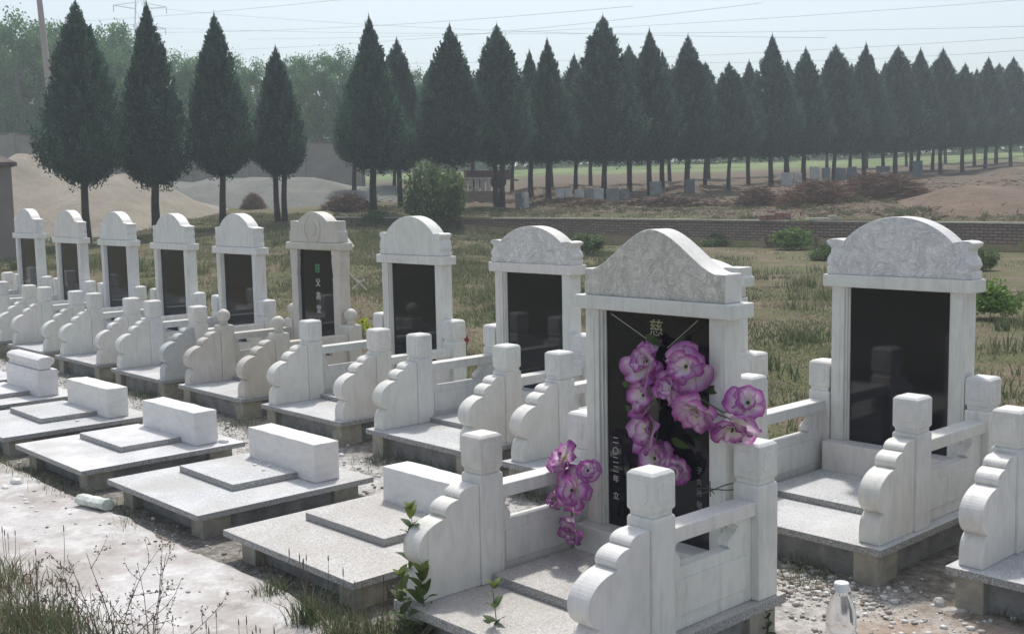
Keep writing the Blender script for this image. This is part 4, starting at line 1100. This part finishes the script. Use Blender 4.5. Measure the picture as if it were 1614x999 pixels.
# ---- stone slabs standing under the trees
GS = 'stone slabs stored under the junipers'
slabs = [(882, 292, 12, 310, 0), (896, 293, 10, 309, 0), (913, 291, 14, 309, 0), (929, 292, 12, 309, 1), (943, 291, 14, 308, 0), (966, 290, 18, 308, 1), (984, 291, 12, 307, 1), (1034, 286, 18, 305, 1), (1087, 285, 14, 304, 2),
         (1240, 272, 16, 291, 0), (1257, 273, 12, 290, 0), (1285, 272, 14, 290, 0), (1302, 273, 12, 289, 1), (1326, 271, 14, 289, 2), (1342, 271, 14, 289, 2), (1392, 267, 18, 287, 2), (1446, 268, 14, 287, 2), (818, 285, 10, 306, 2), (829, 286, 7, 306, 0)]
SM = [plain('pale_slab', (.55, .55, .50), .9, .2, 3), plain('mid_grey_slab', (.26, .27, .25), .9, .25, 3), plain('blue_grey_slab', (.15, .18, .19), .9, .2, 3)]
slab_l = ['leftmost pale slab under the trees right of the low arched headstone', 'narrow pale slab second from the left in the slab row', 'pale slab third in the slab row, left of a thick trunk', 'grey slab between two thick trunks', 'pale slab just left of the trunk under the tallest juniper',
 'wide grey slab right of the trunk under the tallest juniper', 'narrow grey slab closing the left slab row', 'grey slab standing alone behind three thin trunks', 'leaning blue grey slab right of centre under the junipers',
 'pale slab starting the right slab row', 'pale slab touching a trunk in the right slab row', 'pale slab right of the first trunk in the right row', 'grey slab left of a thick trunk in the right row', 'dark blue grey slab above the brush pile', 'dark blue grey slab right beside its twin above the brush pile',
 'dark slab standing between thin trunks at right', 'last dark leaning slab, farthest right', 'dark blue slab near a thin trunk left of the slab rows', 'thin pale slab beside the dark blue one left of the slab rows']
for i, (px, yt, wpx, yb2, mi) in enumerate(slabs):
    d = dtree(px)-1.8; x, y = at(px, d); zg = tz(x, y); h_ = max(.6, (yb2-yt+4)/FPX*d); w_ = wpx*1.1/FPX*d
    mb = MB(); rs = np.random.RandomState(i); k = [(rs.rand()-.5)*.06 for _ in range(4)]
    mb.prism_y([(-w_/2, -.1), (w_/2, -.1), (w_/2+k[0], h_+k[1]), (-w_/2+k[2], h_+k[3])], -.05, .07)
    o = link('stone_slab', mb.mesh('stone_slab', SM[mi]), None, .02); o.location = (x, y, zg); o.rotation_euler = (R(-4), 0, -YAW+(rs.rand()-.5)*.5); tag(o, slab_l[i], 'stone slab', GS)
# small white posts on a ledge, left of the twin trunks
for i, px in enumerate((733, 742, 752, 761, 770)):
    d = 52; x, y = at(px, d); mb = MB(); mb.box(-.08, .08, -.08, .08, -.2, .55); mb.box(-.10, .10, -.10, .10, .5501, .62)
    o = link('stone_post', mb.mesh('stone_post', SM[0]), None, .01); o.location = (x, y, zat(px, 302, d)); tag(o, 'short pale stone post in the small row left of the twin trunks', 'post', 'short pale posts left of the twin trunks')
x0_, y0_ = at(715, 52); x1_, y1_ = at(785, 52)
mb = MB(); L_ = math.hypot(x1_-x0_, y1_-y0_); mb.box(0, L_, -.25, .25, -1.0, 0); mb.box(-.03, L_+.03, -.28, .28, .0005, .05)
o = link('stone_ledge', mb.mesh('stone_ledge', plain('ledge_stone', (.30, .24, .20), .9, .2)), None, .01); o.location = (x0_, y0_, zat(750, 301.5, 52)-.05); o.rotation_euler = (0, 0, math.atan2(y1_-y0_, x1_-x0_)); tag(o, 'low stone ledge carrying the row of short pale posts', 'ledge')
# dark red trailer behind the trunks
d = 62; x, y = at(768, d); tr_ = empty('farm_trailer', (x, y, zat(768, 284, d)-.45), -YAW+R(8), 'dark red farm trailer half hidden behind the twin trunks', 'trailer')
REDM = plain('faded_dark_red_paint', (.13, .045, .05), .7, .3)
mb = MB(); mb.box(-1.15, 1.15, -.8, .8, .45, .52)
for s_ in (-1, 1): mb.box(-1.15, 1.15, s_*.8-.03, s_*.8+.03, .5205, .95)
for s_ in (-1, 1): mb.box(s_*1.15-.03, s_*1.15+.03, -.765, .765, .5205, 1.0)
for q_ in (-.8, -.3, .3, .8): mb.box(q_-.04, q_+.04, -.87, -.831, .5, .97)
link('body', mb.mesh('body', REDM), tr_, .01)
RUB = plain('black_rubber', (.03, .03, .03), .9, .1)
for sx, sy_ in ((-.6, -.75), (.6, -.75), (-.6, .75), (.6, .75)):
    mb = MB(); mb.lathe([(.05, -.09), (.30, -.09), (.34, -.06), (.34, .06), (.30, .09), (.05, .09)], 0, 0, 18); o = link('wheel', mb.mesh('wheel', RUB, False), tr_); o.location = (sx, sy_, .34); o.rotation_euler = (R(90), 0, 0)
mb = MB(); mb.tube([(1.15, 0, .5), (1.7, 0, .4)], .04, 6); link('drawbar', mb.mesh('drawbar', REDM), tr_)

# ---- concrete panel wall behind the heaps
CW = plain('wall_concrete', (.30, .28, .24), .95, .15, 1.0)
def panel_wall(p0, p1, d0, d1, yt0, yt1, label):
    x0_, y0_ = at(p0, d0); x1_, y1_ = at(p1, d1); L = math.hypot(x1_-x0_, y1_-y0_); z0_, z1_ = zat(p0, yt0, d0), zat(p1, yt1, d1)
    root = empty('concrete_wall', (x0_, y0_, 0), math.atan2(y1_-y0_, x1_-x0_), label, 'wall'); n = max(2, int(L/3.2))
    for i in range(n+1):
        u = i/n; z = z0_+(z1_-z0_)*u; m_ = link('pier', MB().box(-.2, .2, -.22, .22, -1, z+.12).mesh('pier', CW), root, .02); m_.location = (L*u, 0, 0)
    mb = MB(); mb.add([(0, -.12, -1), (L, -.12, -1), (L, .12, -1), (0, .12, -1), (0, -.12, z0_), (L, -.12, z1_), (L, .12, z1_), (0, .12, z0_)], [(0, 3, 2, 1), (4, 5, 6, 7), (0, 1, 5, 4), (1, 2, 6, 5), (2, 3, 7, 6), (3, 0, 4, 7)])
    link('panel', mb.mesh('panel', CW), root)
    mb = MB(); mb.add([(0, -.17, z0_+.001), (L, -.17, z1_+.001), (L, .17, z1_+.001), (0, .17, z0_+.001), (0, -.17, z0_+.1), (L, -.17, z1_+.1), (L, .17, z1_+.1), (0, .17, z0_+.1)], [(0, 3, 2, 1), (4, 5, 6, 7), (0, 1, 5, 4), (1, 2, 6, 5), (2, 3, 7, 6), (3, 0, 4, 7)])
    link('coping', mb.mesh('coping', plain('dull_red_coping', (.22, .16, .13), .9, .2)), root)
panel_wall(-250, 300, 70, 70, 205, 222, 'grey concrete panel wall behind the sand heap at the left edge')
panel_wall(300, 565, 70, 71, 222, 228, 'grey concrete panel wall showing in the gap left of the slender juniper')
# ---- hut at the left edge
HW = plain('hut_render', (.24, .21, .19), .9, .12, 1.5); HR = plain('brown_tile', (.13, .095, .09), .85, .2, 3)
d = 30; xh, yh = at(20, d); hut = empty('brick_hut', (xh, yh, tz(xh, yh)), -YAW+R(30), 'small grey brown hut with a brown hipped roof at the left edge', 'hut')
ztop_ = zat(20, 262, d)-tz(xh, yh)
link('wall', MB().box(-4, 0, 0, 3.4, -.5, ztop_).mesh('wall', HW), hut, .02)
mb = MB(); e = .13; zr = ztop_+.85; mb.add([(-4-e, -e, ztop_), (e, -e, ztop_), (e, 3.4+e, ztop_), (-4-e, 3.4+e, ztop_), (-3, 1.7, zr), (-1.2, 1.7, zr), (-4-e, -e, ztop_+.1), (e, -e, ztop_+.1), (e, 3.4+e, ztop_+.1), (-4-e, 3.4+e, ztop_+.1)],
   [(0, 3, 2, 1), (0, 1, 7, 6), (1, 2, 8, 7), (2, 3, 9, 8), (3, 0, 6, 9), (6, 7, 5, 4), (7, 8, 5), (8, 9, 4, 5), (9, 6, 4)])
link('roof', mb.mesh('roof', HR), hut, .015)
df = link('door', MB().box(-2.6, -1.7, -.03, .02, 0, 1.95).mesh('door', REDM), hut, .01)
# ---- pole
d = 52; A_ = Vector((*at(62, d, 0), zat(62, 0, d))); B_ = Vector((*at(78, d, 140), zat(78, 140, d))); dr_ = (A_-B_).normalized()
zb = tz(B_[0], B_[1]); mb = MB()
mb.tube([B_-dr_*((B_[2]-zb+.4)/dr_[2]), B_, A_, A_+dr_*1.2], [.19, .16, .12, .11], 12)
o = link('utility_pole', mb.mesh('utility_pole', POLE, True)); tag(o, 'pale concrete utility pole leaning left above the first juniper', 'pole')
# ---- pylon and wires
d = 260; xp_, yp_ = at(236, d); PY = plain('galvanised_steel', (.30, .31, .33), .6, .1)
pyl = empty('power_pylon', (xp_, yp_, 1.0), -YAW+R(20), 'faint steel lattice pylon whose arms stick out behind the second juniper', 'pylon')
ht = zat(236, -20, d)-1
mb = MB()
cs = [(-1, -1), (1, -1), (1, 1), (-1, 1)]
def cw_(z): return 3.2*(1-z/ht)+.7
zs = np.linspace(0, ht, 11)
for i in range(10):
    for k in range(4):
        a, b = cs[k], cs[(k+1) % 4]; z0_, z1_ = zs[i], zs[i+1]
        mb.tube([(a[0]*cw_(z0_), a[1]*cw_(z0_), z0_), (a[0]*cw_(z1_), a[1]*cw_(z1_), z1_)], .10, 4)
        mb.tube([(a[0]*cw_(z0_), a[1]*cw_(z0_), z0_), (b[0]*cw_(z1_), b[1]*cw_(z1_), z1_)], .06, 4)
link('lattice', mb.mesh('lattice', PY), pyl)
arms = []
for zpx, half in ((10, 5.6), (44, 5.2)):
    za_ = zat(236, zpx, d)-1
    for s_ in (-1, 1):
        mb = MB(); mb.tube([(s_*.8, 0, za_-.6), (s_*half, 0, za_)], .10, 4); mb.tube([(s_*.8, 0, za_+.8), (s_*half, 0, za_)], .08, 4); mb.tube([(s_*half, 0, za_), (s_*half, 0, za_-1.4)], .10, 5)
        link('cross_arm', mb.mesh('cross_arm', PY), pyl); arms.append((s_*half, za_-1.4+1))
WR = plain('cable', (.38, .40, .43), .6, .05)
wires = [((-60, 40), (800, -30)), ((150, 50), (1000, 10)), ((250, 12), (1300, 60)), ((400, 62), (1700, -8)), ((260, 44), (1750, 38)), ((480, 100), (1720, 52)), ((900, 95), (1720, 72)), ((300, 80), (1200, 5))]
wl = ['uppermost power cable crossing the left of the sky', 'power cable sloping gently above the centre junipers', 'power cable running from the pylon downwards to the right', 'power cable rising towards the upper right corner',
      'power cable crossing the whole sky from the lower pylon arm', 'lowest long power cable rising over the right hand junipers', 'short power cable low over the right hand junipers', 'power cable rising steeply from left of centre']
for (a, b), lab in zip(wires, wl):
    d0, d1 = 240, 150; pa_ = np.array([*at(a[0], d0), zat(a[0], a[1], d0)]); pb_ = np.array([*at(b[0], d1), zat(b[0], b[1], d1)])
    pts = []
    for i in range(25):
        u = i/24; q_ = pa_*(1-u)+pb_*u; q_[2] -= 5.0*4*u*(1-u)*.25; pts.append(q_)
    mb = MB(); mb.tube(pts, .030, 4); o = link('power_cable', mb.mesh('power_cable', WR)); tag(o, lab, 'cable', 'power cables across the sky')

# ------------------------------------------------------------------ grass and rubble
def blades(pts, h, wd, lean, rs):
    n = len(pts); a = rs.rand(n)*2*np.pi; side = np.stack([np.cos(a), np.sin(a), 0*a], 1); b = rs.rand(n)*2*np.pi
    ln = np.stack([np.cos(b), np.sin(b), 0*b], 1)*(lean*rs.rand(n))[:, None]
    h = h[:, None]; wd = np.broadcast_to(wd, n)[:, None]
    p0 = pts-side*wd; p1 = pts+side*wd; m = pts+ln*h*.4+np.array([0, 0, .6])*h; p2 = m+side*wd*.6; p3 = m-side*wd*.6; tip = pts+ln*h*1.1+np.array([0, 0, 1])*h
    V = np.stack([p0, p1, p2, p3, tip], 1).reshape(-1, 3); i = np.arange(n)*5
    F = np.concatenate([np.stack([i, i+1, i+2, i+3], 1), np.stack([i+3, i+2, i+4, i+4], 1)])
    return V, F
def blade_obj(name, pts, h, wd, lean, tone, mat, rs):
    V, F = blades(pts, h, wd, lean, rs); n = len(pts)
    F4 = F[:n]; i = np.arange(n)*5
    # quads for the lower part and quads (degenerate-free) for the tip: use triangles instead
    T = np.concatenate([np.stack([i, i+1, i+2], 1), np.stack([i, i+2, i+3], 1), np.stack([i+3, i+2, i+4], 1)])
    return link(name, npmesh(name, V, T, mat, {'tone': np.repeat(np.clip(tone, 0, 1), 5)}))
rs = np.random.RandomState(77)
pts, hh, tn = [], [], []
tries = 0
while len(pts) < 200000 and tries < 800000:
    tries += 1
    px = rs.uniform(-60, 1700); d = 6+(rs.rand()**.85)*40
    x, y = at(px, d)
    if y < 1.35: continue
    dw = dwall(px) if px > 520 else 60
    if abs(d-dw) < .12: continue
    c_ = noise.noise(Vector((x*.35, y*.35, 9)))+.5*noise.noise(Vector((x*1.4, y*1.4, 2)))
    beyond = d > dw
    if c_ < -.08 and rs.rand() > .40: continue
    if beyond and rs.rand() > .6: continue
    pts.append((x, y, tz(x, y)-.005))
    near = interp(px, [300, 560, 900, 1100], [.6, 1.6, 1.3, .7])*interp(d, [8, 20, 38], [.7, .9, 1.5])
    hh.append((.020+.060*max(0, c_+.15))*near*(.5+rs.rand())); tn.append(.50+.30*noise.noise(Vector((x*.5, y*.5, 4)))-.3*max(0, c_-.1)+.22*rs.randn())
for i in range(1500):
    px = rs.uniform(-60, 1700); d = 7+(rs.rand()**.8)*38; x, y = at(px, d)
    if y < 1.7 or noise.noise(Vector((x*.3, y*.3, 21))) < -.15: continue
    dw = dwall(px) if px > 520 else 60
    if abs(d-dw) < .5: continue
    k = rs.randint(20, 60); r_ = rs.uniform(.06, .22); tt = rs.uniform(.05, .75); H_ = rs.uniform(.08, .26)
    for j in range(k):
        xx, yy = x+rs.randn()*r_, y+rs.randn()*r_
        pts.append((xx, yy, tz(xx, yy)-.005)); hh.append(H_*rs.uniform(.4, 1.1)); tn.append(tt+.15*rs.randn())
pts = np.array(pts); hh = np.array(hh); tn = np.array(tn)
dd_ = np.array([pd(p_[0], p_[1])[1] for p_ in pts])
o = blade_obj('grass', pts, hh, .004+.00028*dd_, .8, tn, GRASSM, rs); tag(o, 'short dry green and straw coloured grass over the field behind the graves', 'grass', kind='stuff')
# weeds and litter between and around the rows
pts, hh, tn = [], [], []
for _ in range(26000):
    x = rs.uniform(-13, 3.2); zone = rs.rand()
    if zone < .45: y = rs.normal(-.03, .10); dens = .8
    elif zone < .75: y = rs.normal(-1.72, .07); dens = .8
    else: y = rs.uniform(-.7, 1.6); dens = .5
    if rs.rand() > dens or noise.noise(Vector((x*1.2, y*2, 6))) < -.02: continue
    if y < -1.60 and x > -.2: continue
    # keep clear of the slabs (they stand over this ground) by limiting height
    hgt = rs.uniform(.02, .09) if not (-1.65 < y < -.5) else rs.uniform(.01, .04)
    pts.append((x, y, tz(x, y)-.003)); hh.append(hgt); tn.append(.45+.3*rs.randn())
o = blade_obj('weeds', np.array(pts), np.array(hh), .0022, 1.2, np.array(tn), GRASSM, rs); tag(o, 'low weeds and dry litter around the bases of the graves', 'weeds', kind='stuff')
# rubble (small stones) in the gap
V, F = [], []; b = 0
cube = np.array([(-1, -1, -1), (1, -1, -1), (1, 1, -1), (-1, 1, -1), (-1, -1, 1), (1, -1, 1), (1, 1, 1), (-1, 1, 1)], float)
cf = np.array([(0, 3, 2, 1), (4, 5, 6, 7), (0, 1, 5, 4), (1, 2, 6, 5), (2, 3, 7, 6), (3, 0, 4, 7)])
tone = []
for _ in range(11000):
    x = rs.uniform(-12, 3.0); y = rs.uniform(-.95, .15) if rs.rand() < .8 else rs.normal(-1.74, .1)
    if _ > 10000: x = rs.uniform(-9, 1); y = rs.uniform(-2.9, -1.8)
    elif rs.rand() < .18: x = rs.normal(.75, .28); y = rs.normal(-.12, .12)
    elif noise.noise(Vector((x*.9, y*1.5, 16))) < -.1 and rs.rand() > .15: continue
    s_ = .0025+.013*rs.rand()**4; q_ = cube*(rs.rand(8, 3)*.6+.6)*s_*np.array([1, .8, .5]); a = rs.rand()*6.28
    q_ = q_@np.array([[math.cos(a), math.sin(a), 0], [-math.sin(a), math.cos(a), 0], [0, 0, 1]])
    V.append(q_*(.6 if _ > 10000 else 1)+np.array([x, y, (tz(x, y) if _ <= 10000 else -.224)+s_*.25])); F.append(cf+b); b += 8; tone.append(np.full(8, rs.rand()))
t = MT('rubble', .9, .2); a_ = t.n('ShaderNodeAttribute', attribute_name='tone'); RUBM = t.col(t.ramp(a_.outputs['Fac'], [(0, (.20, .17, .14)), (.45, (.45, .42, .38)), (1, (.80, .79, .77))]))
o = link('rubble', npmesh('rubble', np.concatenate(V), np.concatenate(F), RUBM, {'tone': np.concatenate(tone)})); tag(o, 'white stone chips and gravel strewn in the strip between the two rows', 'rubble', kind='stuff')

# ---- foreground plants
def stem_curve(base, top, bend, n=8):
    b_, t_ = Vector(base), Vector(top); return [b_.lerp(t_, i/(n-1))+Vector(bend)*math.sin(math.pi*i/(n-1)) for i in range(n)]
def grass_clump(px, py, z, n, hmin, hmax, spread, label, seed, mat=GRASSM, heads=6, tone0=.35, name='grass_tuft', w_=.0035):
    rs = np.random.RandomState(seed); p0 = onz(px, py, z); p0[2] = tz(p0[0], p0[1])
    root = empty(name, p0, 0, label, 'grass tuft', 'weedy tufts in the foreground')
    P = np.zeros((n, 3)); P[:, :2] = rs.randn(n, 2)*spread; h = rs.uniform(hmin, hmax, n)*np.exp(-(P[:, 0]**2+P[:, 1]**2)/(spread*3)**2)
    V, F = blades(P, h, w_, 1.0, rs); i = np.arange(n)*5
    T = np.concatenate([np.stack([i, i+1, i+2], 1), np.stack([i, i+2, i+3], 1), np.stack([i+3, i+2, i+4], 1)])
    link('blades', npmesh('blades', V, T, mat, {'tone': np.repeat(np.clip(tone0+.22*rs.randn(n), 0, 1), 5)}), root)
    for k in range(heads):
        x, y = rs.randn(2)*spread*.8; H = hmax*rs.uniform(1.0, 1.5); lx, ly = rs.randn(2)*.12*H
        pts_ = stem_curve((x, y, 0), (x+lx, y+ly, H), (lx*.3, ly*.3, 0)); mb = MB(); mb.tube(pts_, [.0011]*7+[.0007], 5)
        e = pts_[-1]; dr = (pts_[-1]-pts_[-2]).normalized(); L = rs.uniform(.02, .045)
        mb.tube([e, e+dr*L*.3, e+dr*L*.7, e+dr*L], [.0012, .0026, .0022, .0006], 6)
        link('seed_stalk', npmesh('seed_stalk', np.array([tuple(v) for v in mb.v]), np.array([f for f in mb.f if len(f) == 4]), STEMM, {'tone': np.full(len(mb.v), rs.rand()*.6)}), root)
    return root
zg = -.245
for i, (px, py, n, h0, h1, sp, lab, hd) in enumerate([
    (20, 1000, 560, .08, .26, .13, 'dense brownish weed tuft in the bottom left corner', 8), (75, 1010, 420, .08, .22, .11, 'green weed tuft second from the bottom left corner', 6), (-20, 940, 420, .1, .22, .14, 'straw coloured tuft at the left edge', 5),
    (125, 1050, 400, .07, .22, .10, 'low green tuft with tall dark seed spikes at bottom left', 7), (200, 1060, 260, .05, .17, .11, 'yellow green tuft under the branching dry weed', 3), (300, 1075, 160, .05, .14, .12, 'sparse tuft of stalks at the bottom, right of the dry weed', 8), (420, 1060, 110, .05, .14, .10, 'few thin stalks with seed heads over the path', 6)]):
    grass_clump(px, py, zg, n, h0, h1, sp, lab, 100+i, heads=hd, tone0=[.65, .4, .7, .35, .45, .6, .7][i])
for i, (px, py, n, h1, lab) in enumerate([(490, 985, 260, .20, 'green grass tuft with purple seed heads in front of the nearest platform'), (545, 1010, 200, .18, 'grass tuft right of the one with purple seed heads'), (600, 1015, 240, .18, 'grass tuft at the front right corner of the nearest platform'), (430, 940, 120, .12, 'dry low tuft at the front left of the nearest platform'), (640, 1040, 260, .20, 'dark green tuft at the base of the tall leafy plant')]):
    grass_clump(px, py, zg, n, .05, h1, .05, lab, 200+i, heads=6 if i == 0 else 3, tone0=.42)
# branching dry weed
def dry_weed(px, py, ztop, H, label, seed, spread=.22, nmain=6):
    rs = np.random.RandomState(seed); p0 = onz(px, py, zg); p0[2] = tz(p0[0], p0[1]); root = empty('dry_weed', p0, 0, label, 'weed'); Rv = np.array([H1[0], H1[1], 0])
    mb = MB(); nodes = []
    def branch(p, dr, L, r, depth):
        n = 7; pts = [Vector(p)]; d_ = Vector(dr).normalized()
        for i in range(n):
            d_ = (d_+Vector(rs.randn(3)*.10)+Vector((0, 0, .03))).normalized(); pts.append(pts[-1]+d_*L/n)
        mb.tube(pts, [r*(1-.7*i/n) for i in range(n+1)], 5)
        for q_ in pts[2:]:
            if rs.rand() < .95: nodes.append((q_, d_))
        if depth < 2:
            for i in range(2, n):
                if rs.rand() < (.75 if depth == 0 else .4):
                    side = Vector(rs.randn(3)); side = (side-d_*side.dot(d_)).normalized()
                    branch(pts[i], (d_*.6+side*.8), L*(.42 if depth == 0 else .35)*(1-.4*i/n), r*.55, depth+1)
    for k in range(nmain):
        a = (k/(nmain-1)-.5)*2*.75+rs.randn()*.06
        dr = Rv*math.sin(a)+np.array([0, 0, 1])*math.cos(a)+np.array([H0[0], H0[1], 0])*rs.randn()*.15
        branch((0, 0, 0), dr, H*(1.0-.25*abs(a))*rs.uniform(.85, 1.05), .0026, 0)
    link('stems', npmesh('stems', np.array([tuple(v) for v in mb.v]), np.array([f for f in mb.f if len(f) == 4]), STEMM, {'tone': np.full(len(mb.v), .15)}), root)
    P = np.array([tuple(q_) for q_, _ in nodes]); D_ = np.array([tuple(d_) for _, d_ in nodes])+rs.randn(len(nodes), 3)*.9
    V, F = scatter_leaves(P, D_, .012, .0035, rs); link('buds', npmesh('buds', V, F, STEMM, {'tone': np.full(len(V), .35)}), root)
dry_weed(185, 1040, 0, .54, 'branching leafless dry weed standing before the path, left of centre bottom', 301, nmain=5)
dry_weed(240, 1060, 0, .50, 'second branching dry weed just right of the first, leaning right', 302, nmain=5)
dry_weed(60, 985, 0, .30, 'small dry branching weed rising from the bottom left tufts', 303, nmain=4)
# leafy plants
def leafy_plant(px, py, pytop, label, seed, z=None, leafL=.055, pairs=9, lush=True, tip=.7, d_y=None):
    rs = np.random.RandomState(seed); p0 = onz(px, py, zg); p0[2] = tz(p0[0], p0[1])
    dist = (p0-CAM)@fwd; H = (py-pytop)/FPX*dist
    root = empty('leafy_plant', p0, 0, label, 'plant'); mb = MB()
    pts_ = stem_curve((0, 0, 0), (rs.randn()*.01, rs.randn()*.01, H), (.008, .006, 0), 10); mb.tube(pts_, [.0032*(1-.6*i/9) for i in range(10)], 6)
    link('stem', npmesh('stem', np.array([tuple(v) for v in mb.v]), np.array([f for f in mb.f if len(f) == 4]), WEEDM, {'tone': np.full(len(mb.v), .2)}), root)
    VV, FF, TT = [], [], []; b = 0
    for k in range(pairs*2+5):
        u = .08+.92*(k//2)/pairs if k < pairs*2 else 1.0
        az = (k % 2)*math.pi+(k//2)*1.57+rs.rand()*.5; L = leafL*(1.25-.6*u)*(.8+.4*rs.rand())
        P, F = leafblade(L, L*.27, k); tl = R(15+35*u+rs.randn()*15) if k < pairs*2 else R(55)
        c_, s_ = math.cos(tl), math.sin(tl); P = np.stack([P[:, 0]*c_-P[:, 2]*s_, P[:, 1], P[:, 0]*s_+P[:, 2]*c_], 1)
        c_, s_ = math.cos(az), math.sin(az); P = np.stack([P[:, 0]*c_-P[:, 1]*s_, P[:, 0]*s_+P[:, 1]*c_, P[:, 2]], 1)
        P[:, 2] += min(u, 1)*H*.985; VV.append(P); FF.append(F+b); b += len(P); TT.append(np.full(len(P), np.clip(.25+.55*(u > .93)+.15*rs.randn(), 0, 1)))
    link('leaves', npmesh('leaves', np.concatenate(VV), np.concatenate(FF), DARKWEED if not lush else WEEDM2, {'tone': np.concatenate(TT)}, True), root)
    return root
WEEDM2 = leafmat('nettle_leaf', (.05, .09, .03), (.22, .28, .07), .35)
leafy_plant(652, 1010, 796, 'tall leafy green plant in front of the foreground grave left scroll panel', 401, leafL=.085, pairs=14)
leafy_plant(668, 1030, 900, 'shorter broad leaved plant at the foot of the tall leafy one', 402, leafL=.10, pairs=10)
leafy_plant(635, 1035, 905, 'broad leaved plant left of the tall leafy one', 405, leafL=.085, pairs=6)
leafy_plant(782, 1060, 922, 'small leafy sprout with a yellow green tip at the bottom centre', 403, leafL=.07, pairs=4)
leafy_plant(1208, 1015, 968, 'small dark leafy weed at the right rear foot of the foreground grave', 404, leafL=.04, pairs=5, lush=False)
leafy_plant(1345, 920, 868, 'pale leafed weed below the corner of the large right grave', 406, leafL=.035, pairs=6)
leafy_plant(1606, 975, 930, 'yellow leafed weed at the right edge', 407, leafL=.04, pairs=4)
leafy_plant(455, 668, 628, 'small weed at the foot of the grave with smooth semicircular top', 408, leafL=.05, pairs=5, lush=False)
leafy_plant(530, 680, 640, 'small weed before the right scroll panel of the smooth topped grave', 409, leafL=.05, pairs=5, lush=False)

# ------------------------------------------------------------------ haze
HAZE = 0.0019
if HAZE:
    hm = bpy.data.materials.new('haze'); hm.use_nodes = True; hn = hm.node_tree; hn.nodes.clear()
    pv = hn.nodes.new('ShaderNodeVolumePrincipled'); pv.inputs['Density'].default_value = HAZE; pv.inputs['Color'].default_value = (.84, .93, 1, 1); pv.inputs['Anisotropy'].default_value = .2
    oo = hn.nodes.new('ShaderNodeOutputMaterial'); hn.links.new(pv.outputs[0], oo.inputs['Volume'])
    hb = link('haze', MB().box(-420, 420, -420, 420, -3, 60).mesh('haze', hm)); hb['kind'] = 'stuff'
    hb.location = (-130, 120, 0)
